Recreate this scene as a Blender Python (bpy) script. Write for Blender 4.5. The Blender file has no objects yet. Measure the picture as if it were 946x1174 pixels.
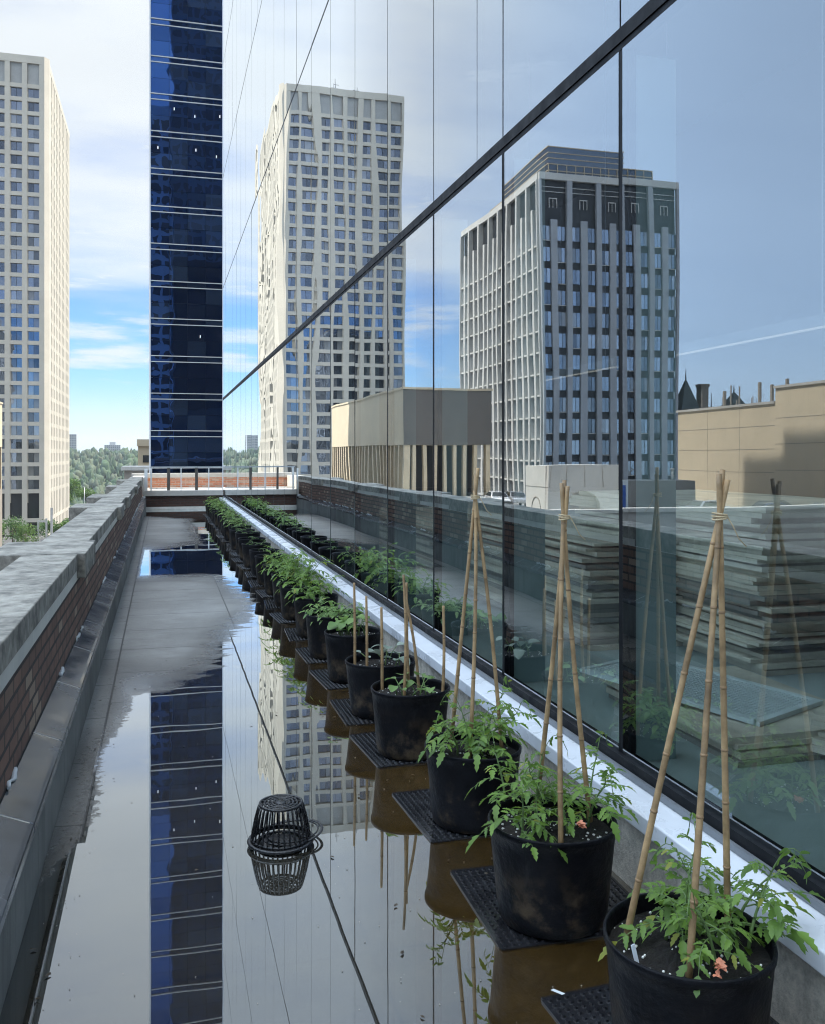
import bpy, bmesh, math, random
from mathutils import Vector, Matrix, noise as mnoise
R = math.radians
random.seed(7)
scn = bpy.context.scene
COL = scn.collection

# ------------------------------------------------------------------ scene graph helpers
def tag(o, label=None, cat=None, group=None, kind=None):
    if label: o['label'] = label
    if cat: o['category'] = cat
    if group: o['group'] = group
    if kind: o['kind'] = kind
    return o

def empty(name, loc, label=None, cat=None, group=None):
    o = bpy.data.objects.new(name, None)
    COL.objects.link(o)
    o.location = loc
    o.empty_display_size = 0.1
    o['_base'] = [float(v) for v in loc]
    return tag(o, label, cat, group)

def base_of(o):
    b = Vector((0, 0, 0))
    while o is not None:
        b += Vector(o.location)
        o = o.parent
    return b

class MB:
    """collects geometry in world coordinates; build() links it as ONE mesh object"""
    def __init__(s):
        s.v = []; s.f = []; s.m = []; s.sm = []
    def add(s, vs, fs, mi=0, smooth=False):
        n = len(s.v)
        s.v.extend([tuple(p) for p in vs])
        for f in fs:
            s.f.append(tuple(i + n for i in f)); s.m.append(mi); s.sm.append(smooth)
        return s
    def box(s, x0, x1, y0, y1, z0, z1, mi=0):
        if x0 > x1: x0, x1 = x1, x0
        if y0 > y1: y0, y1 = y1, y0
        if z0 > z1: z0, z1 = z1, z0
        vs = [(x0,y0,z0),(x1,y0,z0),(x1,y1,z0),(x0,y1,z0),(x0,y0,z1),(x1,y0,z1),(x1,y1,z1),(x0,y1,z1)]
        fs = [(0,3,2,1),(4,5,6,7),(0,1,5,4),(1,2,6,5),(2,3,7,6),(3,0,4,7)]
        return s.add(vs, fs, mi)
    def obox(s, c, ux, uy, uz, mi=0):
        c = Vector(c); ux = Vector(ux); uy = Vector(uy); uz = Vector(uz)
        vs = []
        for k in (-1, 1):
            for (a, b) in ((-1,-1),(1,-1),(1,1),(-1,1)):
                vs.append(c + a*ux + b*uy + k*uz)
        fs = [(0,3,2,1),(4,5,6,7),(0,1,5,4),(1,2,6,5),(2,3,7,6),(3,0,4,7)]
        return s.add(vs, fs, mi)
    def prism_y(s, prof, y0, y1, mi=0):
        """profile of (x,z), counter-clockwise seen from -Y, extruded along y"""
        n = len(prof)
        vs = [(x, y0, z) for x, z in prof] + [(x, y1, z) for x, z in prof]
        fs = [tuple(range(n)), tuple(range(2*n-1, n-1, -1))]
        for i in range(n):
            j = (i+1) % n
            fs.append((i, i+n, j+n, j))
        return s.add(vs, fs, mi)
    def prism_x(s, prof, x0, x1, mi=0):
        n = len(prof)
        vs = [(x0, y, z) for y, z in prof] + [(x1, y, z) for y, z in prof]
        fs = [tuple(range(n-1, -1, -1)), tuple(range(n, 2*n))]
        for i in range(n):
            j = (i+1) % n
            fs.append((i, j, j+n, i+n))
        return s.add(vs, fs, mi)
    def prism_z(s, prof, z0, z1, mi=0):
        n = len(prof)
        vs = [(x, y, z0) for x, y in prof] + [(x, y, z1) for x, y in prof]
        fs = [tuple(range(n-1, -1, -1)), tuple(range(n, 2*n))]
        for i in range(n):
            j = (i+1) % n
            fs.append((i, j, j+n, i+n))
        return s.add(vs, fs, mi)
    def tube(s, pts, rad, n=8, mi=0, cap=True, smooth=True):
        pts = [Vector(p) for p in pts]
        if not isinstance(rad, (list, tuple)): rad = [rad]*len(pts)
        rings = []
        ref = None
        for i, p in enumerate(pts):
            t = (pts[min(i+1, len(pts)-1)] - pts[max(i-1, 0)])
            if t.length < 1e-9: t = Vector((0,0,1))
            t.normalize()
            if ref is None:
                ref = Vector((1,0,0)) if abs(t.x) < .8 else Vector((0,1,0))
            a = (ref - t*ref.dot(t)).normalized(); ref = a
            b = t.cross(a)
            rings.append([p + rad[i]*(math.cos(2*math.pi*k/n)*a + math.sin(2*math.pi*k/n)*b) for k in range(n)])
        vs = [q for r in rings for q in r]
        fs = []
        for i in range(len(pts)-1):
            for k in range(n):
                k2 = (k+1) % n
                fs.append((i*n+k, i*n+k2, (i+1)*n+k2, (i+1)*n+k))
        s.add(vs, fs, mi, smooth)
        if cap:
            m = len(s.v) - len(vs)
            s.f.append(tuple(m+k for k in range(n-1,-1,-1))); s.m.append(mi); s.sm.append(False)
            s.f.append(tuple(m+(len(pts)-1)*n+k for k in range(n))); s.m.append(mi); s.sm.append(False)
        return s
    def lathe(s, c, prof, n=32, mi=0, smooth=True, wob=None):
        """prof list of (r,z); wob(theta,z)->radius factor"""
        vs = []; fs = []
        for (r, z) in prof:
            for k in range(n):
                th = 2*math.pi*k/n
                q = r*(wob(th, z) if wob else 1)
                vs.append((c[0]+q*math.cos(th), c[1]+q*math.sin(th), c[2]+z))
        for i in range(len(prof)-1):
            for k in range(n):
                k2 = (k+1) % n
                fs.append((i*n+k, i*n+k2, (i+1)*n+k2, (i+1)*n+k))
        return s.add(vs, fs, mi, smooth)
    def torus(s, c, Rr, r, n=36, m=8, mi=0, tilt=0.0, tax='y', flat=1.0):
        vs = []; fs = []
        M = Matrix.Rotation(tilt, 3, tax.upper())
        for i in range(n):
            a = 2*math.pi*i/n
            for j in range(m):
                b = 2*math.pi*j/m
                p = Vector(((Rr+r*math.cos(b))*math.cos(a), (Rr+r*math.cos(b))*math.sin(a), r*flat*math.sin(b)))
                vs.append(Vector(c) + M @ p)
        for i in range(n):
            for j in range(m):
                i2 = (i+1) % n; j2 = (j+1) % m
                fs.append((i*m+j, i2*m+j, i2*m+j2, i*m+j2))
        return s.add(vs, fs, mi, True)
    def build(s, name, mats, parent=None, at=None):
        me = bpy.data.meshes.new(name)
        off = base_of(parent) if parent is not None else Vector((0,0,0))
        loc = Vector((0,0,0))
        if parent is None and at is not None:
            loc = Vector(at); off = loc
        me.from_pydata([(x-off.x, y-off.y, z-off.z) for x, y, z in s.v], [], s.f)
        if not isinstance(mats, (list, tuple)): mats = [mats]
        for m in mats: me.materials.append(m)
        me.polygons.foreach_set('material_index', s.m)
        me.polygons.foreach_set('use_smooth', s.sm)
        me.update()
        o = bpy.data.objects.new(name, me)
        COL.objects.link(o)
        o.location = loc
        if parent is not None: o.parent = parent
        return o

ORD = ['first','second','third','fourth','fifth','sixth','seventh','eighth','ninth','tenth','eleventh','twelfth','thirteenth',
       'fourteenth','fifteenth','sixteenth','seventeenth','eighteenth','nineteenth','twentieth','twenty-first','twenty-second',
       'twenty-third','twenty-fourth','twenty-fifth','twenty-sixth','twenty-seventh','twenty-eighth','twenty-ninth','thirtieth']

# ------------------------------------------------------------------ material helpers
class NT:
    def __init__(s, mat):
        s.t = mat.node_tree; s.n = s.t.nodes; s.l = s.t.links
    def new(s, typ, **kw):
        n = s.n.new(typ)
        for k, v in kw.items(): setattr(n, k, v)
        return n
    def put(s, sock, val):
        if val is None: return
        if isinstance(val, bpy.types.NodeSocket): s.l.new(val, sock)
        else: sock.default_value = val
    def math(s, op, a, b=None, c=None, clamp=False):
        n = s.new('ShaderNodeMath', operation=op, use_clamp=clamp)
        s.put(n.inputs[0], a); s.put(n.inputs[1], b); s.put(n.inputs[2], c)
        return n.outputs[0]
    def mapr(s, v, a, b, c=0.0, d=1.0, smooth=True):
        n = s.new('ShaderNodeMapRange', interpolation_type='SMOOTHSTEP' if smooth else 'LINEAR')
        s.put(n.inputs[0], v); s.put(n.inputs[1], a); s.put(n.inputs[2], b); s.put(n.inputs[3], c); s.put(n.inputs[4], d)
        return n.outputs[0]
    def noise(s, vec=None, scale=5.0, detail=4.0, rough=.55, dim='3D', w=None, out=0):
        n = s.new('ShaderNodeTexNoise', noise_dimensions=dim)
        if vec is not None: s.l.new(vec, n.inputs['Vector'])
        n.inputs['Scale'].default_value = scale; n.inputs['Detail'].default_value = detail; n.inputs['Roughness'].default_value = rough
        if w is not None: s.put(n.inputs['W'], w)
        return n.outputs[out]
    def coords(s, kind='Object'):
        return s.new('ShaderNodeTexCoord').outputs[kind]
    def pos(s):
        return s.new('ShaderNodeNewGeometry').outputs['Position']
    def sep(s, v):
        n = s.new('ShaderNodeSeparateXYZ'); s.l.new(v, n.inputs[0]); return n.outputs
    def comb(s, x, y, z):
        n = s.new('ShaderNodeCombineXYZ')
        s.put(n.inputs[0], x); s.put(n.inputs[1], y); s.put(n.inputs[2], z); return n.outputs[0]
    def vmul(s, v, k):
        n = s.new('ShaderNodeVectorMath', operation='MULTIPLY'); s.l.new(v, n.inputs[0]); n.inputs[1].default_value = k; return n.outputs[0]
    def mix(s, f, a, b, blend='MIX'):
        n = s.new('ShaderNodeMix', data_type='RGBA', blend_type=blend)
        s.put(n.inputs[0], f)
        for i, v in ((6, a), (7, b)):
            if isinstance(v, bpy.types.NodeSocket): s.l.new(v, n.inputs[i])
            else: n.inputs[i].default_value = tuple(v) + (1,) if len(v) == 3 else v
        return n.outputs[2]
    def bump(s, h, strength=.3, dist=.02, normal=None):
        n = s.new('ShaderNodeBump'); n.inputs['Strength'].default_value = strength; n.inputs['Distance'].default_value = dist
        s.l.new(h, n.inputs['Height'])
        if normal is not None: s.l.new(normal, n.inputs['Normal'])
        return n.outputs[0]

def newmat(name):
    m = bpy.data.materials.new(name); m.use_nodes = True
    t = NT(m)
    b = t.n.get('Principled BSDF')
    return m, t, b

def surf(name, col, rough=.6, amt=.25, scale=4.0, bump=.15, bscale=None, col2=None, metallic=0.0, spec=.5, coat=0, pos=False, streak=0.0, dist=.01):
    """noisy plain surface: base colour varied by two noises, roughness varied, small bump"""
    m, t, b = newmat(name)
    v = t.pos() if pos else t.coords('Object')
    n1 = t.noise(v, scale, 6, .6)
    n2 = t.noise(v, scale*.23, 3, .5)
    f = t.math('ADD', t.math('MULTIPLY', n1, .6), t.math('MULTIPLY', n2, .5))
    f = t.mapr(f, .3, .8, 0, 1)
    lo = tuple(c*(1-amt) for c in col); hi = tuple(min(1, c*(1+amt)) for c in (col2 or col))
    c = t.mix(f, lo, hi)
    if streak > 0:
        sx = t.vmul(v, (6, 6, .35))
        sn = t.mapr(t.noise(sx, 2.0, 4, .6), .5, .75, 0, streak)
        c = t.mix(sn, c, tuple(x*.45 for x in col))
    t.l.new(c, b.inputs['Base Color'])
    t.l.new(t.mapr(n1, .3, .7, max(.02, rough-.1), min(1, rough+.1)), b.inputs['Roughness'])
    b.inputs['Metallic'].default_value = metallic
    b.inputs['Specular IOR Level'].default_value = spec
    if coat: b.inputs['Coat Weight'].default_value = coat
    if bump > 0:
        t.l.new(t.bump(t.noise(v, bscale or scale*6, 5, .65), bump, dist), b.inputs['Normal'])
    return m

def brick_mat(name, axis, c1, c2, mortar, bw=.215, bh=.075, rough=.85, third=None, mort=.01):
    m, t, b = newmat(name)
    p = t.sep(t.pos())
    u = p[1] if axis == 'x' else p[0]
    vec = t.comb(u, p[2], 0.0)
    br = t.new('ShaderNodeTexBrick'); t.l.new(vec, br.inputs['Vector'])
    br.inputs['Color1'].default_value = (*c1, 1); br.inputs['Color2'].default_value = (*c2, 1); br.inputs['Mortar'].default_value = (*mortar, 1)
    br.inputs['Scale'].default_value = 1.0; br.inputs['Mortar Size'].default_value = mort
    br.inputs['Brick Width'].default_value = bw; br.inputs['Row Height'].default_value = bh; br.inputs['Bias'].default_value = -.1
    br.inputs['Mortar Smooth'].default_value = .2
    n = t.noise(t.pos(), 9, 6, .65)
    c = t.mix(t.mapr(n, .35, .75, 0, .55), br.outputs[0], tuple(x*.5 for x in c1))
    if third:
        br2 = t.new('ShaderNodeTexBrick'); t.l.new(vec, br2.inputs['Vector'])
        br2.inputs['Color1'].default_value = (0,0,0,1); br2.inputs['Color2'].default_value = (1,1,1,1); br2.inputs['Mortar'].default_value = (0,0,0,1)
        br2.inputs['Scale'].default_value = 1.0; br2.inputs['Mortar Size'].default_value = mort
        br2.inputs['Brick Width'].default_value = bw; br2.inputs['Row Height'].default_value = bh; br2.offset = .5
        br2.inputs['Bias'].default_value = -.1
        sp = t.new('ShaderNodeSeparateColor'); t.l.new(br2.outputs[0], sp.inputs[0])
        c = t.mix(t.mapr(sp.outputs[0], .62, .85, 0, .75), c, third)
    t.l.new(c, b.inputs['Base Color'])
    b.inputs['Roughness'].default_value = rough
    h = t.math('ADD', t.math('MULTIPLY', br.outputs[1], -1.0), t.math('MULTIPLY', n, .5))
    t.l.new(t.bump(h, .6, .012), b.inputs['Normal'])
    return m

def reflective(name, dark, tint, base, gain, power=1.0, rough=0.0, wav=0.0, wscale=.6, see=None, vary=0.0, blind=None, rnd=True):
    """window glass: fresnel-weighted mirror over a dark (or see-through) body"""
    m, t, b = newmat(name)
    t.n.remove(b)
    out = t.n.get('Material Output')
    gl = t.new('ShaderNodeBsdfGlossy'); gl.inputs['Roughness'].default_value = rough; gl.inputs['Color'].default_value = (*tint, 1)
    nrm = None
    if wav > 0:
        oi = t.new('ShaderNodeObjectInfo')
        w = t.math('MULTIPLY', oi.outputs['Random'], 40.0) if rnd else 0.0
        h = t.noise(t.pos(), wscale, 1.5, .5, dim='4D', w=w)
        nrm = t.bump(h, 1.0, wav)
        t.l.new(nrm, gl.inputs['Normal'])
    ge = t.new('ShaderNodeNewGeometry'); dt = t.new('ShaderNodeVectorMath', operation='DOT_PRODUCT')
    t.l.new(ge.outputs['Incoming'], dt.inputs[0]); t.l.new(ge.outputs['True Normal'], dt.inputs[1])
    fre = t.math('ADD', .04, t.math('MULTIPLY', .96, t.math('POWER', t.math('SUBTRACT', 1.0, t.math('ABSOLUTE', dt.outputs['Value'])), 5.0)))
    fac = t.math('ADD', t.math('MULTIPLY', fre, gain), base, clamp=True)
    if see is not None:
        body = t.new('ShaderNodeBsdfTransparent'); body.inputs[0].default_value = (*see, 1)
    else:
        body = t.new('ShaderNodeBsdfDiffuse'); body.inputs[0].default_value = (*dark, 1)
        isl = t.new('ShaderNodeNewGeometry').outputs['Random Per Island']
        oi2 = t.new('ShaderNodeObjectInfo')
        wn = t.new('ShaderNodeTexWhiteNoise', noise_dimensions='2D'); t.l.new(t.comb(isl, oi2.outputs['Random'], 0.0), wn.inputs['Vector'])
        if vary > 0: fac = t.math('MULTIPLY', fac, t.math('ADD', 1-vary, t.math('MULTIPLY', wn.outputs['Value'], 1.6*vary)), clamp=True)
        if blind is not None:
            sp = t.new('ShaderNodeSeparateColor'); t.l.new(wn.outputs['Color'], sp.inputs[0])
            t.l.new(t.mix(t.mapr(sp.outputs[2], .62, .95, 0, 1), dark, blind), body.inputs[0])
    mx = t.new('ShaderNodeMixShader')
    t.l.new(fac, mx.inputs[0]); t.l.new(body.outputs[0], mx.inputs[1]); t.l.new(gl.outputs[0], mx.inputs[2])
    t.l.new(mx.outputs[0], out.inputs[0])
    return m

def foliage(name, dark, light, trans=.35, rough=.5):
    m, t, b = newmat(name)
    g = t.new('ShaderNodeNewGeometry')
    rnd = g.outputs['Random Per Island']
    n = t.noise(t.coords('Object'), 14, 3, .5)
    f = t.math('ADD', t.math('MULTIPLY', rnd, .7), t.math('MULTIPLY', n, .4), clamp=True)
    c = t.mix(f, dark, light)
    c = t.mix(t.mapr(rnd, .93, .97, 0, .75), c, tuple(x*k for x, k in zip(light, (1.5, .85, .8))))
    t.l.new(c, b.inputs['Base Color']); b.inputs['Roughness'].default_value = rough
    out = t.n.get('Material Output')
    tr = t.new('ShaderNodeBsdfTranslucent'); t.l.new(t.mix(.5, c, tuple(min(1, x*1.4) for x in light)), tr.inputs[0])
    mx = t.new('ShaderNodeMixShader'); mx.inputs[0].default_value = trans
    t.l.new(b.outputs[0], mx.inputs[1]); t.l.new(tr.outputs[0], mx.inputs[2]); t.l.new(mx.outputs[0], out.inputs[0])
    return m

def emit(name, col, s):
    m, t, b = newmat(name)
    b.inputs['Base Color'].default_value = (*col, 1)
    b.inputs['Emission Color'].default_value = (*col, 1); b.inputs['Emission Strength'].default_value = s
    return m

# ------------------------------------------------------------------ world, sun, camera
CAM_H = 1.62
YAW = R(15.3)
FPX = 1050.0
cam_d = bpy.data.cameras.new('camera'); cam = bpy.data.objects.new('camera', cam_d); COL.objects.link(cam)
cam.location = (0, 0, CAM_H); cam.rotation_euler = (R(90), 0, -YAW)
cam_d.sensor_fit = 'HORIZONTAL'; cam_d.sensor_width = 36.0; cam_d.lens = 36.0*FPX/946.0
cam_d.shift_y = -66.0/946.0; cam_d.clip_start = .05; cam_d.clip_end = 20000
scn.camera = cam

SUN_EL, SUN_PHI = R(50), R(-2)
S = Vector((math.cos(SUN_EL)*math.cos(SUN_PHI), -math.cos(SUN_EL)*math.sin(SUN_PHI), math.sin(SUN_EL)))
sun_d = bpy.data.lights.new('sun', 'SUN'); sun = bpy.data.objects.new('sun', sun_d); COL.objects.link(sun)
sun_d.energy = 5.0; sun_d.angle = R(.5); sun_d.color = (1.0, .95, .86)
sun.rotation_euler = S.to_track_quat('Z', 'Y').to_euler(); sun.location = (30, -5, 60)

world = bpy.data.worlds.new('World'); scn.world = world; world.use_nodes = True
w = NT(world)
bg = w.n.get('Background')
sky = w.new('ShaderNodeTexSky', sky_type='NISHITA'); sky.sun_disc = False
sky.sun_elevation = SUN_EL; sky.sun_rotation = math.atan2(S.x, S.y)
sky.altitude = 600; sky.air_density = 1.0; sky.dust_density = .15; sky.ozone_density = 1.5
gen = w.coords('Generated')
gx, gy, gz = w.sep(gen)
zc = w.math('MAXIMUM', gz, 0.0)
den = w.math('ADD', zc, .10)
pl = w.comb(w.math('DIVIDE', gx, den), w.math('DIVIDE', gy, den), 0.0)
nz = w.noise(w.vmul(pl, (.55, .9, 1)), 1.0, 7, .58)
nz2 = w.noise(w.vmul(pl, (.18, .42, 1)), 1.3, 4, .5)
# thin streaks low down: noise stretched along the horizon
st = w.noise(w.vmul(gen, (5, 5, 34)), 1.0, 6, .6)
# cover: overcast veil high up, a clearer band a few degrees above the skyline, pale again at the skyline
hi = w.mapr(w.math('ADD', gz, w.math('MULTIPLY', w.math('SUBTRACT', st, .5), .09)), .135, .215, 0, 1)
hi = w.math('MULTIPLY', hi, w.mapr(nz, .30, .58, .55, 1.0))
lowh = w.mapr(gz, .0, .085, .85, 0)
streak = w.math('MULTIPLY', w.mapr(st, .46, .66, 0, 1), .9)
front = w.math('MAXIMUM', w.math('MAXIMUM', hi, lowh), streak)
# to the left the veil thins to an even milky blue
side = w.mapr(gx, -.22, -.52, 0, 1)
veil = w.math('ADD', .58, w.math('MULTIPLY', w.math('SUBTRACT', nz2, .5), .5))
cl = w.math('ADD', w.math('MULTIPLY', front, w.math('SUBTRACT', 1.0, side)), w.math('MULTIPLY', veil, side), clamp=True)
cl = w.math('MULTIPLY', cl, w.mapr(gz, -.05, .0, 0, 1))
skycol = w.mix(1.0, sky.outputs[0], (.46, .80, 1.22), 'MULTIPLY')
shade = w.mapr(nz2, .3, .7, .90, 1.04)
cloudcol = w.mix(1.0, (5.5, 5.85, 6.3, 1), w.comb(shade, shade, shade), 'MULTIPLY')
cloudcol = w.mix(side, cloudcol, (10.2, 13.3, 17.6))
# overcast is brightest overhead
zb_ = w.mapr(gz, .50, .88, 1.0, 3.0)
cloudcol = w.mix(1.0, cloudcol, w.comb(zb_, zb_, w.math('MULTIPLY', zb_, .97)), 'MULTIPLY')
w.l.new(w.mix(cl, skycol, cloudcol), bg.inputs[0])
bg.inputs[1].default_value = .11

scn.view_settings.view_transform = 'Standard'; scn.view_settings.look = 'None'
scn.view_settings.exposure = 0.6; scn.view_settings.gamma = 1.0
scn.render.engine = 'CYCLES'
cy = scn.cycles
cy.use_denoising = True
cy.filter_width = 1.15
try: cy.denoiser = 'OPENIMAGEDENOISE'
except Exception: pass
cy.max_bounces = 10; cy.diffuse_bounces = 3; cy.glossy_bounces = 6; cy.transmission_bounces = 6; cy.transparent_max_bounces = 16
cy.caustics_reflective = True; cy.caustics_refractive = False; cy.sample_clamp_indirect = 6.0
# ------------------------------------------------------------------ materials
M = {}
M['coping'] = surf('weathered_coping_concrete', (.32,.295,.25), .85, .72, 14, .6, 70, pos=True)
M['coping_face'] = surf('coping_edge_concrete', (.13,.125,.112), .85, .35, 6, .4, 50, pos=True, streak=.6)
M['stone_white'] = surf('pale_stone_strip', (.66,.63,.56), .7, .15, 8, .2, pos=True)
M['curb'] = surf('curb_render', (.17,.17,.158), .8, .45, 4, .35, 60, pos=True, streak=.7)
M['flash'] = surf('lead_grey_metal_flashing', (.075,.082,.092), .20, .5, 3, 0, 9, metallic=.2, spec=.8, pos=True)
M['caulk'] = surf('white_sealant', (.75,.76,.76), .6, .1, 20, .2)
M['ledge'] = surf('pale_painted_sill', (.60,.615,.635), .32, .10, 5, .08, 30, pos=True)
M['ledge_face'] = surf('pale_painted_sill_front', (.52,.55,.60), .45, .10, 5, .08, 30, pos=True)
M['render_wall'] = surf('sandy_render_wall', (.47,.42,.345), .9, .42, 45, .8, 160, pos=True, streak=.35)
M['frame'] = surf('black_window_frame', (.008,.0085,.010), .5, .2, 10, .05, spec=.12)
M['frame_grey'] = surf('grey_frame_track', (.16,.17,.18), .4, .3, 10, .1)
M['brick_left'] = brick_mat('brown_parapet_brick', 'x', (.27,.15,.105), (.17,.095,.07), (.055,.048,.042), third=(.46,.34,.24))
M['brick_end'] = brick_mat('dark_brick', 'y', (.085,.042,.03), (.07,.036,.028), (.06,.05,.042))
M['brick_red'] = brick_mat('orange_red_brick', 'y', (.62,.25,.14), (.50,.19,.11), (.52,.42,.34), third=(.55,.42,.33))
M['deck'] = surf('pale_deck_stone', (.50,.465,.41), .7, .12, 3, .1, pos=True)
M['white_paint'] = surf('white_painted_metal', (.78,.77,.74), .4, .08, 10, .05)
M['dark_post'] = surf('dark_bronze_metal', (.10,.085,.07), .4, .2, 10, .05)
M['grey_steel'] = surf('grey_steel_rail', (.50,.50,.50), .35, .15, 10, .05, metallic=.4)
M['pot'] = surf('black_pot_plastic', (.0045,.0045,.006), .48, .5, 7, .5, 11, pos=False, spec=.14, dist=.02)
# silty splash stains low on the pots
def pot_stain(m):
    t = NT(m); b = t.n.get('Principled BSDF')
    old = b.inputs['Base Color'].links[0].from_socket
    oi = t.new('ShaderNodeObjectInfo')
    o = t.coords('Object'); z = t.sep(o)[2]
    n = t.noise(o, 9, 6, .65, dim='4D', w=t.math('MULTIPLY', oi.outputs['Random'], 30.0))
    f = t.math('MULTIPLY', t.mapr(z, .30, .05, 0, 1), t.mapr(n, .45, .66, 0, .85))
    c = t.mix(f, old, (.085,.060,.036))
    dust = t.mapr(t.noise(t.vmul(o, (5, 5, 1.2)), 5, 5, .7), .55, .8, 0, .35)
    t.l.new(t.mix(dust, c, (.045,.043,.04)), b.inputs['Base Color'])
pot_stain(M['pot'])
M['mat'] = surf('black_rubber', (.016,.016,.018), .14, .3, 12, .1, 40, spec=.8)
M['soil'] = surf('dark_potting_soil', (.022,.017,.013), .95, .6, 40, 1.0, 120, dist=.02)
M['perlite'] = surf('white_perlite', (.7,.68,.62), .8, .1, 20, 0)
M['grit'] = surf('pale_grit', (.32,.30,.26), .8, .3, 20, 0)
M['bamboo'] = surf('dry_bamboo', (.29,.175,.08), .5, .6, 9, .3, 60, col2=(.39,.25,.12))
M['bamboo_node'] = surf('bamboo_node_ring', (.27,.165,.08), .6, .3, 20, .2)
M['twine'] = surf('pale_twine', (.55,.42,.25), .9, .2, 40, .5, 200)
M['leaf'] = foliage('tomato_leaf', (.042,.100,.014), (.20,.33,.05))
M['leaf_light'] = foliage('squash_leaf', (.075,.165,.04), (.24,.36,.10))
M['leaf_pale'] = foliage('pale_leaf', (.12,.17,.12), (.33,.38,.30), .2)
M['leaf_dark'] = foliage('shrub_leaf', (.030,.07,.020), (.10,.19,.05))
M['tree_leaf'] = foliage('tree_leaf', (.035,.075,.016), (.13,.22,.05), .3)
M['stem'] = surf('green_stem', (.13,.20,.06), .6, .25, 15, .1)
M['bark'] = surf('brown_bark', (.12,.09,.065), .9, .4, 12, .6, 40)
M['blossom'] = surf('salmon_blossom', (.75,.28,.16), .6, .2, 30, .1)
M['iron'] = surf('black_cast_iron', (.012,.012,.014), .3, .4, 25, .3, 90, spec=.6)
M['label_white'] = surf('white_plastic_tag', (.75,.78,.80), .4, .06, 20, 0)
M['debris'] = surf('wet_dead_leaf', (.05,.035,.02), .5, .4, 30, .2)
M['glass'] = reflective('curtain_wall_glass', None, (.93,.97,1.0), .20, 1.9, 1.0, 0.0, .0080, .42, see=(.97,1.0,.985))
M['glass_in'] = None
m_, t_, b_ = newmat('clear_pane_edge'); t_.n.remove(b_)
tb_ = t_.new('ShaderNodeBsdfTransparent'); tb_.inputs[0].default_value = (.93,.97,.96,1); t_.l.new(tb_.outputs[0], t_.n.get('Material Output').inputs[0])
M['glass_in'] = m_
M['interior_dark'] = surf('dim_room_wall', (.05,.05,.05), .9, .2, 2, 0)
M['interior_floor'] = surf('pale_green_grey_sill_floor', (.28,.325,.305), .45, .15, 3, .05, pos=True)
M['interior_fin'] = surf('pale_green_grey_fin', (.21,.275,.265), .6, .10, 3, 0, pos=True)
M['board'] = surf('grey_fibre_board', (.50,.45,.355), .85, .30, 5, .25, 60)
M['board_dark'] = surf('dark_grey_board', (.22,.21,.18), .85, .28, 5, .25, 60)
M['mesh_white'] = surf('white_plastic_frame', (.55,.60,.58), .5, .08, 8, .05)
M['lamp'] = emit('ceiling_lamp_glow', (1.0, .98, .95), .42)
M['tube'] = emit('fluorescent_tube', (1.0, .95, .86), 7.0)
M['lamp_house'] = surf('grey_lamp_louver', (.07,.073,.077), .6, .1, 10, 0)
M['lamp_house_dark'] = surf('black_lamp_louver', (.018,.018,.02), .8, .1, 10, 0, spec=.1)
M['tower_stone'] = surf('pale_precast_stone', (.46,.425,.36), .85, .10, .25, .05, pos=True, streak=.15)
M['tower_glass'] = reflective('tower_window_glass', (.012,.016,.022), (.50,.60,.78), .27, 1.5, 1.0, .0, .016, .30, vary=.55, blind=(.20,.20,.19))
M['tower_dark'] = surf('dark_lobby_glass', (.02,.024,.028), .12, .2, .5, 0)
M['louver'] = surf('grey_plant_louver', (.30,.30,.29), .8, .12, 1, 0)
M['blue_glass'] = reflective('navy_mirror_glass', (.002,.006,.018), (.070,.20,.64), .42, 1.2, 1.0, .0, .010, .45, vary=.28, blind=(.02,.035,.06))
M['blue_seam'] = surf('navy_joint', (.006,.009,.016), .4, .1, 1, 0)
M['silver'] = surf('silver_trim', (.62,.62,.60), .4, .1, 2, 0)
M['white_edge'] = surf('white_corner_trim', (.75,.76,.78), .4, .05, 2, 0)
M['t2_white'] = surf('white_metal_fin', (.62,.61,.58), .5, .08, .5, 0, pos=True)
M['t2_grey'] = surf('grey_metal_pilaster', (.40,.42,.45), .5, .10, .5, 0, pos=True)
M['t2_dark'] = surf('charcoal_spandrel', (.030,.033,.038), .4, .2, .5, 0)
M['t2_glass'] = reflective('hotel_window_glass', (.03,.035,.04), (.66,.76,.90), .36, 1.5, 1.0, .0, .014, .5, vary=.6, blind=(.30,.30,.28))
M['beige_panel'] = surf('beige_cladding', (.58,.49,.35), .85, .08, .5, .03, pos=True, streak=.2)
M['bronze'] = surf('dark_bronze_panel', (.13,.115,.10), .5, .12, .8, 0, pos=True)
M['beige_fin'] = surf('timber_beige_fin', (.56,.46,.32), .8, .12, 2, 0)
M['limestone'] = surf('pale_limestone', (.62,.60,.55), .85, .10, 1, .05, pos=True)
M['conc'] = surf('light_concrete', (.48,.46,.42), .9, .14, .8, .1, pos=True, streak=.3)
M['conc_dark'] = surf('grey_brown_concrete', (.28,.25,.21), .9, .15, .6, .1, pos=True)
M['asphalt'] = surf('asphalt', (.06,.06,.06), .9, .2, .4, .1, pos=True)
M['roofing'] = surf('roof_membrane', (.16,.16,.16), .9, .2, .5, .1, pos=True)
M['slate'] = surf('green_slate_roof', (.055,.075,.072), .7, .25, 1.5, .1, pos=True)
M['old_stone'] = surf('old_brown_stone', (.26,.225,.18), .9, .2, .8, .2, pos=True)
M['car_white'] = surf('white_car_paint', (.75,.75,.75), .2, .04, 1, 0, coat=.8)
M['car_dark'] = surf('dark_car_paint', (.03,.032,.036), .2, .1, 1, 0, coat=.8)
M['car_silver'] = surf('silver_car_paint', (.42,.43,.45), .25, .05, 1, 0, metallic=.5, coat=.8)
M['car_blue'] = surf('blue_car_paint', (.05,.09,.18), .2, .1, 1, 0, coat=.8)
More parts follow.
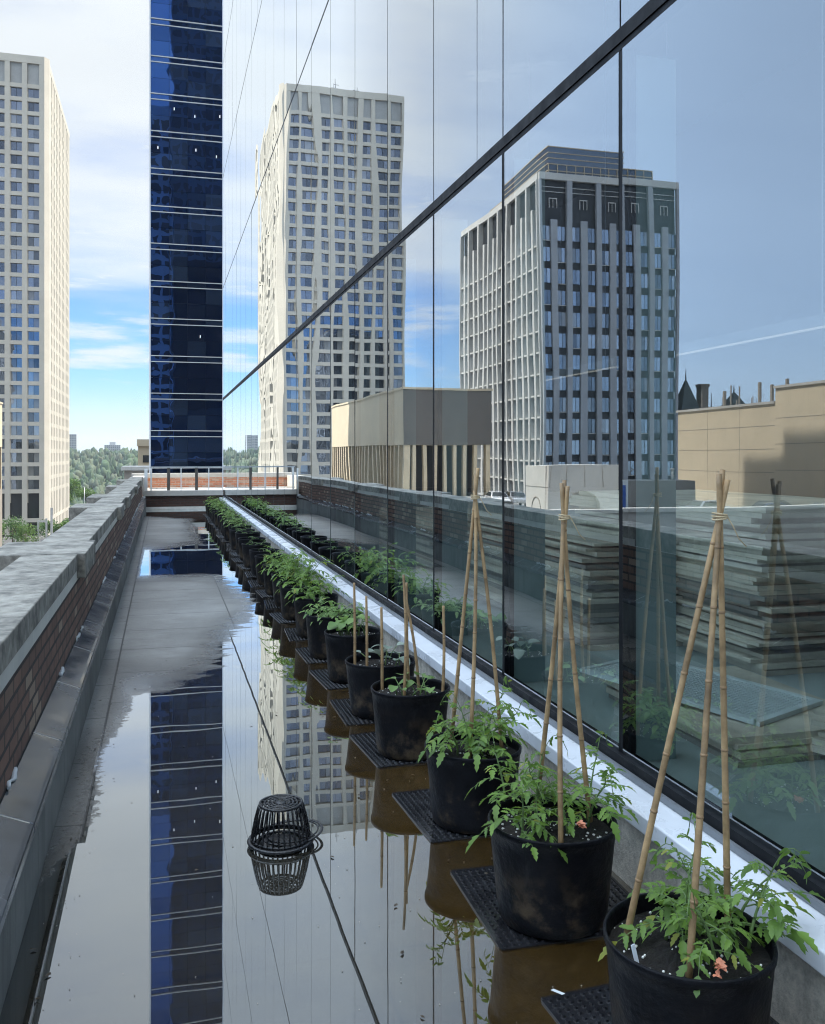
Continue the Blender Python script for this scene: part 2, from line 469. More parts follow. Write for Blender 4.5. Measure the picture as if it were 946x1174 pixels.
M['car_glass'] = surf('car_glass', (.015,.018,.02), .08, .1, 1, 0)
M['tyre'] = surf('tyre_rubber', (.02,.02,.02), .8, .1, 5, 0)
M['rim'] = surf('wheel_rim', (.4,.4,.4), .35, .1, 5, 0, metallic=.7)
M['apt'] = surf('far_apartment_concrete', (.34,.35,.36), .9, .1, .1, 0, pos=True)
M['apt_dark'] = surf('far_apartment_window', (.10,.11,.125), .4, .1, .1, 0)
M['container'] = surf('grey_site_cabin', (.22,.23,.23), .6, .12, 1, 0)
M['pale_blue'] = surf('pale_blue_panel', (.55,.62,.68), .5, .08, 1, 0)
M['door_blue'] = surf('blue_door', (.03,.10,.36), .4, .1, 1, 0)

# terrace floor: damp pavers with shallow rain puddles
def floor_mat():
    m, t, b = newmat('wet_concrete_pavers')
    p = t.pos(); x, y, z = t.sep(p)
    A = lambda *a: t.math(*a)
    n_big = t.noise(p, .9, 3, .5); n_mid = t.noise(p, 5, 5, .6); n_fine = t.noise(p, 38, 4, .6); n_grit = t.noise(p, 160, 3, .6)
    stretch = t.noise(t.vmul(p, (1.3, 5.5, 1)), 1.2, 5, .65)
    e = A('ADD', A('MULTIPLY', A('SUBTRACT', n_big, .5), 1.6), A('ADD', A('MULTIPLY', A('SUBTRACT', n_mid, .5), .8), A('MULTIPLY', A('SUBTRACT', n_fine, .5), .30)))
    es = A('MULTIPLY', A('SUBTRACT', stretch, .5), 2.0)
    xp = A('MAXIMUM', x, 0.0)
    # near puddle
    f1 = A('ADD', A('SUBTRACT', A('ADD', 6.55, A('MULTIPLY', xp, 1.25)), y), A('ADD', A('MULTIPLY', e, .55), A('MULTIPLY', es, .25)))
    lim = A('ADD', A('MULTIPLY', A('ADD', x, t.math('ADD', t.mapr(y, 3.1, 4.3, .62, .30), t.mapr(y, 4.3, 5.2, 0, .035))), 4.0), A('ADD', A('ADD', A('MULTIPLY', e, .40), A('MULTIPLY', A('SUBTRACT', t.noise(p, 17, 5, .7), .5), .75)), A('MULTIPLY', t.mapr(y, 6.5, 4.6, -.5, .0), 1.0)))
    f1 = A('MINIMUM', f1, lim)
    # small puddle half way along
    f2 = A('ADD', A('MINIMUM', A('SUBTRACT', y, A('ADD', 12.75, A('MULTIPLY', xp, -.1))), A('MULTIPLY', A('SUBTRACT', A('ADD', 16.3, A('MULTIPLY', xp, 1.1)), y), .7)), A('ADD', A('MULTIPLY', e, .35), A('MULTIPLY', es, .25)))
    f2 = A('MINIMUM', f2, A('ADD', A('MULTIPLY', A('ADD', x, .29), 9.0), A('MULTIPLY', e, .25)))
    # wet run along the foot of the pots
    f3 = A('ADD', A('MULTIPLY', A('SUBTRACT', x, A('MINIMUM', t.mapr(y, 10.0, 13.0, .98, .72), t.mapr(y, 7.2, 10.0, .42, .98))), 2.2), A('ADD', A('MULTIPLY', es, .75), A('MULTIPLY', e, .35)))
    # far end
    f4 = A('ADD', A('SUBTRACT', A('ADD', y, A('MULTIPLY', x, .9)), 24.6), A('ADD', A('MULTIPLY', e, .6), A('MULTIPLY', es, .9)))
    wet = A('MAXIMUM', A('MAXIMUM', f1, f2), A('MAXIMUM', f3, f4))
    water = t.mapr(wet, .0, .07, 0, 1)
    film = t.mapr(wet, -.55, .05, 0, 1)
    damp = t.mapr(A('ADD', wet, A('MULTIPLY', e, .6)), -1.1, .15, 0, 1)
    # joints
    yb = A('SUBTRACT', .42, A('ABSOLUTE', A('SUBTRACT', A('MODULO', A('ADD', y, 60.43), .84), .42)))
    yc = A('SUBTRACT', .42, A('ABSOLUTE', A('SUBTRACT', A('MODULO', A('ADD', y, 60.09), .84), .42)))
    left = A('LESS_THAN', x, -.33)
    yj = A('ADD', A('MULTIPLY', yb, left), A('MULTIPLY', yc, A('SUBTRACT', 1.0, left)))
    xj = A('MINIMUM', A('ABSOLUTE', A('ADD', x, .33)), A('ABSOLUTE', A('SUBTRACT', x, .66)))
    dj = A('ADD', A('MINIMUM', yj, xj), A('MULTIPLY', A('SUBTRACT', n_fine, .5), .006))
    joint = t.mapr(dj, .003, .009, 1, 0)
    # tone of each paver
    wn = t.new('ShaderNodeTexWhiteNoise', noise_dimensions='2D')
    cell = t.comb(A('FLOOR', A('DIVIDE', A('ADD', x, .33), .99)), A('FLOOR', A('DIVIDE', A('ADD', y, 60.09), .84)), 0.0)
    t.l.new(cell, wn.inputs['Vector'])
    tone = A('ADD', .86, A('MULTIPLY', wn.outputs['Value'], .24))
    tone = A('MULTIPLY', tone, A('ADD', .30, A('ADD', A('MULTIPLY', n_mid, .62), A('MULTIPLY', t.mapr(n_grit, .3, .7, 0, 1), .62))))
    tonec = t.comb(tone, tone, tone)
    dry = t.mix(1.0, (.275,.268,.248, 1), tonec, 'MULTIPLY')
    dmp = t.mix(1.0, (.105,.097,.083, 1), tonec, 'MULTIPLY')
    silt = t.mix(t.mapr(A('ADD', x, A('MULTIPLY', e, .25)), .62, 1.0, 0, 1), (.043,.038,.029), (.060,.034,.009))
    tone2 = A('ADD', .40, A('ADD', A('MULTIPLY', n_mid, .75), A('ADD', A('MULTIPLY', A('SUBTRACT', n_fine, .5), .7), A('MULTIPLY', wn.outputs['Value'], .25))))
    silt = t.mix(1.0, silt, t.comb(tone2, tone2, tone2), 'MULTIPLY')
    c = t.mix(damp, dry, dmp)
    blot = t.mapr(t.noise(t.vmul(p, (1, 1.8, 1)), 2.2, 7, .72), .47, .68, 0, .62)
    c = t.mix(blot, c, t.mix(.5, c, (.05,.046,.04)))
    tide = t.mapr(A('ABSOLUTE', A('ADD', A('ADD', wet, .55), A('MULTIPLY', e, .5))), .0, .07, .42, 0)
    tide2 = t.mapr(A('ADD', wet, A('MULTIPLY', es, .5)), -1.6, -1.45, 0, .22)
    c = t.mix(A('MAXIMUM', tide, tide2), c, (.075,.070,.060))
    pits = t.mapr(t.noise(p, 34, 3, .6), .56, .68, 0, .45)
    c = t.mix(pits, c, (.06,.055,.047))
    pale = t.mapr(t.noise(p, .8, 5, .65), .45, .7, 0, .40)
    c = t.mix(A('MULTIPLY', pale, A('SUBTRACT', 1.0, damp)), c, (.40,.395,.375))
    silt = t.mix(A('MULTIPLY', blot, .5), silt, t.mix(.55, silt, (.012,.009,.005)))
    c = t.mix(water, c, silt)
    c = t.mix(A('MULTIPLY', joint, .85), c, (.02,.018,.016))
    t.l.new(c, b.inputs['Base Color'])
    rg = A('ADD', t.mapr(damp, 0, 1, .42, .24), A('MULTIPLY', A('SUBTRACT', n_mid, .5), .15))
    t.l.new(rg, b.inputs['Roughness'])
    t.l.new(A('MULTIPLY', A('SUBTRACT', 1.0, water), .5), b.inputs['Specular IOR Level'])
    hgt = A('ADD', A('MULTIPLY', n_grit, .5), A('SUBTRACT', A('MULTIPLY', n_fine, .6), A('MULTIPLY', joint, 1.2)))
    hgt = A('MULTIPLY', hgt, A('SUBTRACT', 1.0, A('MULTIPLY', water, .9)))
    t.l.new(t.bump(hgt, .35, .006), b.inputs['Normal'])
    gl = t.new('ShaderNodeBsdfGlossy'); gl.inputs['Color'].default_value = (.92,.97,1.0,1)
    t.l.new(t.mapr(film, .75, 1.0, .22, .0), gl.inputs['Roughness'])
    rip = t.bump(t.noise(p, 3.0, 1, .4), 1.0, .00022)
    t.l.new(rip, gl.inputs['Normal'])
    fr = t.new('ShaderNodeFresnel'); fr.inputs['IOR'].default_value = 1.33
    fac = A('MULTIPLY', A('MULTIPLY', A('ADD', water, A('MULTIPLY', film, .28)), .86), t.math('ADD', .18, A('MULTIPLY', fr.outputs[0], 1.8), clamp=True))
    fac = t.math('MINIMUM', fac, .95)
    mx = t.new('ShaderNodeMixShader'); t.l.new(fac, mx.inputs[0]); t.l.new(b.outputs[0], mx.inputs[1]); t.l.new(gl.outputs[0], mx.inputs[2])
    t.l.new(mx.outputs[0], t.n.get('Material Output').inputs[0])
    return m
M['floor'] = floor_mat()

# ------------------------------------------------------------------ terrace
GX = 1.80             # glass plane
MIR = 2*GX            # mirrored x = MIR - x
YEND = 28.0
GY1 = 28.64
mb = MB(); mb.add([(-.45,-6,0),(1.69,-6,0),(1.69,YEND,0),(-.45,YEND,0)], [(0,1,2,3)])
tag(mb.build('terrace_floor', M['floor']), kind='structure')

pod = empty('podium_building', (0, 10, -20), 'brick podium carrying the roof terrace, below its parapet', 'building')
MB().box(-.86, GX-.02, -6, 40, -20, -.02).build('wall', M['brick_left'], pod)

# left parapet -----------------------------------------------------
par = empty('parapet_wall', (-.7, 10, 0), 'brown brick parapet with wide grey concrete coping along the left of the terrace', 'parapet')
MB().box(-.86, -.56, -6, 28.2, .005, .845).build('brick_face', M['brick_left'], par)
MB().box(-.558, -.544, -6, 28.2, .785, .848).build('stone_strip', M['stone_white'], par)
cops = [(6.44,7.39),(12.0,12.95),(14.75,15.9),(19.6,20.6),(24.2,25.2),(1.2,2.15),(-4,-3.05)]
edges = sorted(cops)
def coping_slab(y0, y1, xa, xb, z0, z1, name):
    b = MB()
    nx = max(2, int((y1-y0)/.25))
    b.box(xa, xb, y0, y1, z0, z1)
    o = b.build(name, [M['coping']], par)
    bev = o.modifiers.new('bevel', 'BEVEL'); bev.width = .006; bev.segments = 2
    return o
yprev = -6.0
for (a, b_) in edges + [(28.2, 28.2)]:
    y = yprev
    while y < a-.01:
        y2 = min(a, y + 1.85 + random.uniform(-.1, .1))
        if a - y2 < .4: y2 = a
        coping_slab(y+.003, y2-.003, -.885, -.54, .85, .96, 'coping_slab'); y = y2
    if b_ > a:
        coping_slab(a, b_, -1.11, -.49, .80, .964, 'pilaster_cap')
        MB().box(-1.05, -.858, a+.05, b_-.05, -8, .798).build('pilaster', M['brick_left'], par)
    yprev = b_
y = -6.2; k = 0
while y < 28:
    y2 = min(28.0, y+.965)
    f = MB()
    f.prism_y([(-.449,.33),(-.432,.322),(-.432,.285),(-.452,.285),(-.452,.318),(-.562,.362),(-.562,.372),(-.555,.372)][::-1], y+.004, y2-.004)
    fo = f.build('flashing_panel', M['flash'], par)
    bev = fo.modifiers.new('bevel', 'BEVEL'); bev.width = .003
    if random.random() < .55:
        s = MB(); n = random.randint(1, 3)
        for q in range(n):
            ya = random.uniform(y, y2-.3); yb = ya+random.uniform(.12, .3)
            pts = [(-.556+random.uniform(0,.008), ya+(yb-ya)*j/5, .376+random.uniform(-.006,.012)) for j in range(6)]
            s.tube(pts, [random.uniform(.004,.012) for _ in pts], 6)
        s.build('sealant', M['caulk'], fo)
    sm = MB(); sm.box(-.55, -.447, y2-.006, y2+.006, .3255, .3265)
    sm.obox((-.503, y2, .348), (.054,0,-.0215), (0,.008,0), (.0006,0,.0016))
    sm.build('seam', M['stone_white'], fo)
    y = y2
cb = MB(); y = -6.0
while y < 28:
    y2 = min(28.0, y+.97); cb.box(-.556, -.45, y+.003, y2-.003, .001, .317); y = y2
cb.build('curb', M['curb'], par)

# end of the terrace ----------------------------------------------
ew = empty('end_wall', (.6, 28.1, 0), 'low dark brick wall with pale stone edge closing the far end of the terrace', 'wall')
MB().box(-.548, GX-.04, 28.0, 28.4, .075, .40).build('brick_face', M['brick_end'], ew)
MB().box(-.548, GX-.05, 27.965, 28.39, .002, .073).build('base_strip', M['stone_white'], ew)
MB().box(-.52, GX-.03, 27.93, 28.42, .402, .545).build('stone_edge', M['deck'], ew)
MB().box(-.548, -.47, 27.9, 27.96, .0, .40).build('white_strip', M['white_paint'], ew)
d = MB(); d.add([(-.86,28.42,.54),(12,28.42,.54),(12,31,.54),(-.86,31,.54)], [(0,1,2,3)]); tag(d.build('upper_deck', M['deck']), kind='structure')
bw = empty('brick_parapet', (3, 31.2, .5), 'sunlit orange red brick parapet with pale coping behind the railing', 'parapet')
MB().box(-.86, 12, 31.0, 31.35, .3, .86).build('brick_face', M['brick_red'], bw)
MB().box(-.95, 12, 30.94, 31.42, .862, 1.0).build('coping', M['deck'], bw)
MB().box(-.88, -.5, 28.42, 30.93, .40, .93).build('return_wall', M['deck'], bw)
rl = empty('railing', (.5, 28.2, .545), 'thin grey handrail on dark and white posts across the end wall', 'railing')
MB().box(-.36, 1.76, 28.20, 28.25, 1.225, 1.262).build('handrail', M['grey_steel'], rl)
MB().box(-.36, 1.76, 28.215, 28.235, .60, .625).build('bottom_rail', M['grey_steel'], rl)
for px_, wd, mt in ((-.31,.05,'white_paint'),(.19,.09,'dark_post'),(.55,.028,'white_paint'),(1.0,.085,'dark_post'),(1.36,.028,'white_paint')):
    MB().box(px_-wd/2, px_+wd/2, 28.205, 28.245, .546, 1.223).build('post', M[mt], rl)
MB().box(-.50, -.41, 28.0, 28.1, .546, 1.2).build('corner_post', M['white_paint'], rl)

# ------------------------------------------------------------------ glass office building
gb = empty('glass_office_building', (GX+3, 10, 0), 'mirror glazed office building with black joints rising along the right of the terrace', 'building')
rows = [(.41, 3.265), (3.355, 6.69), (6.73, 10.08), (10.12, 13.5), (13.54, 16.9), (16.94, 20.3), (20.34, 23.7), (23.74, 27.1), (27.14, 30.5), (30.54, 34.0), (34.04, 38.0)]
KS = list(range(-7, 20))
ymul = {k: 3.37+1.33*k for k in KS}
rest = MB()
def pane(mb, y0, y1, z0, z1, jit=True):
    # a slab of glass leaning a hair out of true, coated outer face = material 0
    a = random.uniform(-1, 1)*.0011 if jit else 0; c = random.uniform(-1, 1)*.0009 if jit else 0
    x = GX
    def X(y, z): return x + a*(y-(y0+y1)/2) + c*(z-(z0+z1)/2)
    vs = [(X(y0,z0),y0,z0),(X(y1,z0),y1,z0),(X(y1,z1),y1,z1),(X(y0,z1),y0,z1)]
    vb = [(p[0]+.024, p[1], p[2]) for p in vs]
    n = len(mb.v); mb.v.extend(vs+vb)
    for f, mi in (((0,3,2,1),0),((4,5,6,7),1),((0,1,5,4),1),((1,2,6,5),1),((2,3,7,6),1),((3,0,4,7),1)):
        mb.f.append(tuple(i+n for i in f)); mb.m.append(mi); mb.sm.append(False)
for r, (z0, z1) in enumerate(rows):
    hw = .017 if r == 0 else .008
    for k in KS[:-1]:
        y0, y1 = ymul[k]+hw, ymul[k+1]-hw
        if r <= 3 and k >= -4:
            segs = [(y0, y1)]
            if r == 1 and k == 1: segs = [(y0, 5.13-.007), (5.13+.007, y1)]
            for (a, b_) in segs:
                q = MB(); pane(q, a, b_, z0, z1); q.build('window_pane', [M['glass'], M['glass_in']], gb)
        else:
            pane(rest, y0, y1, z0, z1)
tag(rest.build('window_pane', [M['glass'], M['glass_in']], gb), kind='stuff')
for k in KS:
    y = ymul[k]
    q = MB(); q.box(GX+.0015, GX+.024, y-.0165, y+.0165, .41, 3.265); q.box(GX+.026, GX+.05, y-.034, y+.034, .41, 3.265)
    q.box(GX+.003, GX+.03, y-.0075, y+.0075, 3.355, 38)
    if k == 2: q.box(GX+.003, GX+.03, 5.123, 5.137, 3.355, 6.69)
    q.build('mullion', M['frame'], gb)
    q = MB(); q.box(GX+.052, GX+.235, y-.03, y+.03, .372, 3.24); q.build('mullion_fin', M['interior_fin'], gb)
q = MB(); q.box(GX-.006, GX+.05, ymul[-7], GY1, 3.295, 3.353); q.box(GX+.001, GX+.05, ymul[-7], GY1, 3.267, 3.293); q.build('transom', M['frame'], gb)
for r in range(1, len(rows)-1):
    q = MB(); q.box(GX+.001, GX+.032, ymul[-7], GY1, rows[r][1]+.002, rows[r+1][0]-.002); q.build('transom', M['frame'], gb)
q = MB(); q.box(GX-.022, GX+.05, ymul[-7], GY1, .355, .408); q.build('bottom_frame', M['frame'], gb)
q = MB(); q.box(GX-.036, GX-.023, ymul[-7], GY1, .347, .372); q.build('frame_track', M['frame_grey'], gb)
q = MB(); q.box(GX-.012, GX+.05, GY1-.03, GY1+.03, -.3, 38); q.build('corner_trim', M['white_edge'], gb)
# sill in lengths
y = -6.0
while y < GY1:
    y2 = min(GY1, y+2.66)
    q = MB(); q.prism_y([(1.65,.27),(1.655,.268),(1.779,.268),(1.779,.346),(1.655,.333),(1.65,.329)], y+.002, y2-.002)
    so = q.build('sill', M['ledge'], gb)
    bev = so.modifiers.new('bevel', 'BEVEL'); bev.width = .004; bev.segments = 2
    y = y2
y = -6.0
bwm = MB()
while y < GY1:
    y2 = min(GY1, y+1.33); bwm.box(1.69, 1.78, y+.003, y2-.003, .001, .266); y = y2
bwm.build('base_wall', M['render_wall'], gb)
# room behind the lowest panes
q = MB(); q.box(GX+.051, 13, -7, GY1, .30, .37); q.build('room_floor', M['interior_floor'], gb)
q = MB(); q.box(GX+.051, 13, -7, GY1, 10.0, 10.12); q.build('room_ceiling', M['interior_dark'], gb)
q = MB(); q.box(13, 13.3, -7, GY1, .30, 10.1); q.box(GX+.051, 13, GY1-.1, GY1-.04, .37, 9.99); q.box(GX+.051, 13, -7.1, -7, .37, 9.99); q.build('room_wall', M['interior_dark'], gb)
q = MB(); q.box(GX+.3, GX+.4, -7, GY1-.05, 10.13, 37.9); q.build('dark_backing', M['interior_dark'], gb)  # dark sheet added behind the upper panes in place of unlit rooms
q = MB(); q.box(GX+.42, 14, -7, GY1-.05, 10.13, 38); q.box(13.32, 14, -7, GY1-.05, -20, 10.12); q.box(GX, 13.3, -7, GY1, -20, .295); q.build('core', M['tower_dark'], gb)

li = 0
for lx, rown in ((7.4, 'rear'),):
    for (ya, yb, wh) in ((-4.2, .2, 'right end of the'), (3.2, 7.4, 'near lamp of the'), (8.6, 12.8, 'middle lamp of the'), (14.0, 18.2, 'far lamp of the')):
        lt = empty('ceiling_light', (lx, (ya+yb)/2, 3.2), wh+' row of hanging strip lights behind the glass', 'ceiling light', 'strip lights hanging behind the glass')
        q = MB(); q.box(lx-.08, lx-.07, ya-.05, yb+.05, 3.10, 3.241); q.box(lx+.07, lx+.08, ya-.05, yb+.05, 3.10, 3.241); q.box(lx-.069, lx+.069, ya-.05, yb+.05, 3.225, 3.240)
        q.box(lx-.069, lx+.069, ya-.06, ya-.03, 3.10, 3.224); q.box(lx-.069, lx+.069, yb+.03, yb+.06, 3.10, 3.224)
        q.build('housing', M['lamp_house' if rown == 'rear' else 'lamp_house_dark'], lt)
        MB().box(lx-.045, lx+.045, ya, yb, 3.195, 3.215).build('tube', M['tube'], lt)
        q = MB()
        for yy in (ya+.4, yb-.4): q.box(lx-.006, lx+.006, yy-.006, yy+.006, 3.242, 9.995)
        q.build('suspension_rod', M['frame_grey'], lt)

# boards stored behind the glass
def board(cx, cy, z, lx, ly, th, rot, label, group, mt='board'):
    b = MB(); b.obox((cx, cy, z+th/2), (lx/2*math.cos(rot), lx/2*math.sin(rot), 0), (-ly/2*math.sin(rot), ly/2*math.cos(rot), 0), (0,0,th/2))
    o = b.build('board', M[mt], None, at=(cx, cy, z))
    return tag(o, label, 'board', group)
def stack(x0, x1, y0, y1, ztop, label, group, z0=.371, jit=.05, th=(.017,.032), rot=0.0):
    z = z0; k = 0
    while z < ztop:
        t_ = random.choice(th) if isinstance(th, list) else random.uniform(*th)
        board((x0+x1)/2+random.uniform(-jit,jit), (y0+y1)/2+random.uniform(-jit,jit), z, x1-x0, y1-y0, t_, rot+random.gauss(0,.012), label, group, 'board' if random.random() < .8 else 'board_dark')
        z += t_ + (.0015 if random.random() < .75 else random.uniform(.006,.02)); k += 1
stack(3.25, 4.35, 4.45, 6.9, 1.30, 'grey board in the tall stack behind the glass, right of the nearest bamboo tripod', 'boards of the tall stack indoors')
stack(2.62, 3.7, 5.35, 8.0, 1.05, 'grey board in the long stack behind the second bamboo tripod, indoors', 'boards of the long stack indoors')
stack(2.55, 3.6, 8.5, 11.0, .95, 'grey board in the farthest stack behind the third bamboo tripod, indoors', 'boards of the far stack indoors')
stack(2.2, 3.0, 3.2, 4.3, .46, 'pale grey board in the low stack under the white mesh panel, indoors', 'boards of the low stack indoors', jit=.03)
stack(2.75, 3.5, 2.6, 3.35, .52, 'loose grey board in the untidy pile at the right edge, indoors', 'boards of the untidy pile indoors', jit=.12, rot=.35)
stack(4.7, 5.8, 3.0, 5.0, 1.0, 'dark grey board in the rear stack deep in the room', 'boards of the rear stack indoors')
# white egg-crate panel lying on the low stack
mp = empty('mesh_panel', (2.45, 3.85, .49), 'white framed grid panel lying on the low board stack behind the glass', 'panel')
cM = Matrix.Scale(.84, 3) @ Matrix.Rotation(R(24), 3, 'Z') @ Matrix.Rotation(R(3), 3, 'X')
def mpt(u, v, h=0): return Vector((2.45, 3.85, .52)) + cM @ Vector((u, v, h))
f = MB()
for (u, v, a, b_) in ((-.3,0,.018,.56),(.3,0,.018,.56),(0,-.56,.318,.018),(0,.56,.318,.018)):
    f.obox(mpt(u, v), cM @ Vector((a,0,0)), cM @ Vector((0,b_,0)), cM @ Vector((0,0,.012)))
f.build('frame', M['mesh_white'], mp)
g = MB()
for i in range(23): g.obox(mpt(-.28+.0254*i, 0), cM @ Vector((.0025,0,0)), cM @ Vector((0,.54,0)), cM @ Vector((0,0,.007)))
for i in range(43): g.obox(mpt(0, -.54+.0257*i, .0004), cM @ Vector((.28,0,0)), cM @ Vector((0,.0025,0)), cM @ Vector((0,0,.0066)))
g.build('grid', M['mesh_white'], mp)
# ------------------------------------------------------------------ pots, mats, canes, plants
def copy_tree(o, parent=None):
    c = o.copy(); COL.objects.link(c)
    if parent is not None: c.parent = parent
    for ch in list(o.children): copy_tree(ch, c)
    return c

def make_pot(seed):
    rnd = random.Random(seed)
    root = empty('plant_pot', (0, 0, 0))
    p1, p2, p3 = (rnd.uniform(0, 6.28) for _ in range(3))
    def wob(th, z):
        k = z/.34
        return 1 + k*(.020*math.cos(2*th+p1) + .012*math.cos(3*th+p2)) + .008*math.cos(5*th+p3+9*z)*(1-abs(2*k-1))
    prof = [(.02,.001),(.165,.001),(.178,.008),(.186,.05),(.192,.12),(.198,.20),(.205,.28),(.209,.318),(.2135,.322),(.2145,.338),(.211,.343),(.206,.341),(.203,.325),(.200,.27)]
    b = MB(); b.lathe((0,0,.0095), prof, 48, 0, True, wob)
    b.build('body', M['pot'], root)
    s = MB(); rings = 9; n = 40; vs = [(0, 0, .0095+.298)]; fs = []
    for i in range(1, rings+1):
        for k in range(n):
            th = 2*math.pi*k/n; rr = .2015*i/rings*wob(th, .29)
            vs.append((rr*math.cos(th), rr*math.sin(th), .0095+.293+rnd.uniform(-.007,.009)*(1 if i < rings else .3)+.006*math.cos(rr*30+p1)))
    for k in range(n): fs.append((0, 1+k, 1+(k+1) % n))
    for i in range(rings-1):
        for k in range(n):
            a = 1+i*n+k; b_ = 1+i*n+(k+1) % n
            fs.append((a, a+n, b_+n, b_))
    s.add(vs, fs, 0, True)
    so = s.build('soil', M['soil'], root)
    pe = MB()
    for _ in range(70):
        th = rnd.uniform(0, 6.28); rr = .19*math.sqrt(rnd.random()); q = rnd.uniform(.0012,.0034)
        pe.obox((rr*math.cos(th), rr*math.sin(th), .0095+.302+rnd.uniform(-.002,.003)), (q,0,q*.3), (0,q*rnd.uniform(.6,1),0), (-q*.3,0,q*.7))
    tag(pe.build('perlite', M['perlite'], so), kind='stuff')
    return root
pots = [make_pot(s) for s in range(4)]

def make_mat():
    b = MB(); b.box(-.285, .285, -.29, .29, .0015, .0045)
    n = 21
    for i in range(n):
        for j in range(n):
            x = -.27+.54*i/(n-1); y = -.275+.55*j/(n-1)
            r0, r1 = .0095, .0062
            vs = [(x+r0*math.cos(a*1.047), y+r0*math.sin(a*1.047), .0043) for a in range(6)] + [(x+r1*math.cos(a*1.047), y+r1*math.sin(a*1.047), .0095) for a in range(6)]
            fs = [(a, (a+1) % 6, 6+(a+1) % 6, 6+a) for a in range(6)] + [(6,7,8,9,10,11)]
            b.add(vs, fs)
    for (xa, xb, ya, yb) in ((-.29,.29,-.295,-.284),(-.29,.29,.284,.295),(-.295,-.2855,-.283,.283),(.2855,.295,-.283,.283)):
        b.box(xa, xb, ya, yb, .0015, .006)
    return b.build('rubber_mat', M['mat'], None, at=(0,0,0))
mat0 = make_mat()

def leaflet(mb, base, d, side, L, W, rnd, lobed=True, droop=.25):
    d = d.normalized(); side = (side - d*side.dot(d)).normalized(); up = side.cross(d)
    if up.z < 0: up = -up
    ts = [0, .14, .28, .40, .54, .66, .80, .90, 1.0] if lobed else [0, .12, .3, .5, .7, .88, 1.0]
    ws = [.05, .55, .95, .62, .88, .48, .56, .26, 0.0] if lobed else [.15, .7, 1.0, 1.0, .85, .5, 0.0]
    fold = rnd.uniform(.1, .45); curl = droop*rnd.uniform(.5, 1.5)
    vs = []; fs = []
    for t, w_ in zip(ts, ws):
        c = base + d*(L*t) - Vector((0,0,1))*(curl*L*t*t) 
        ww = w_*W*.5
        vs.append(c)
        fw = L*.06 if lobed and w_ > .8 else 0
        vs.append(c + side*ww + up*(ww*fold) + d*fw)
        vs.append(c - side*ww + up*(ww*fold) + d*fw)
    for i in range(len(ts)-1):
        a = 3*i; b_ = a+3
        fs.append((a, b_, b_+1, a+1)); fs.append((a, a+2, b_+2, b_))
    mb.add(vs, fs, 0, True)

def compound(lf, st, base, d, L, rnd, size=1.0, lobed=True):
    d = d.normalized(); pts = []
    side = d.cross(Vector((0,0,1)))
    if side.length < .1: side = Vector((1,0,0))
    side.normalize()
    sag = rnd.uniform(.25, .7)
    for i in range(7):
        t = i/6
        pts.append(base + d*(L*t) - Vector((0,0,1))*(sag*L*t*t) + side*(.05*L*math.sin(t*3+rnd.random())))
    st.tube(pts, [.0022*size*(1-.6*i/6) for i in range(7)], 5)
    for (i, k) in ((1,.35),(2,.6),(3,.85),(4,.9),(5,.7)):
        for s in (-1, 1):
            if rnd.random() < .1: continue
            tg = (pts[i+1]-pts[i-1]).normalized()
            dr = (tg*rnd.uniform(.25,.7) + side*s*rnd.uniform(.7,1.1) + Vector((0,0,rnd.uniform(-.35,.25))))
            l = L*.36*k*rnd.uniform(.75, 1.2)
            leaflet(lf, pts[i], dr, tg, l, l*rnd.uniform(.42,.6), rnd, lobed)
    tg = (pts[6]-pts[5]).normalized()
    leaflet(lf, pts[6], tg, side, L*.42, L*.25, rnd, lobed)

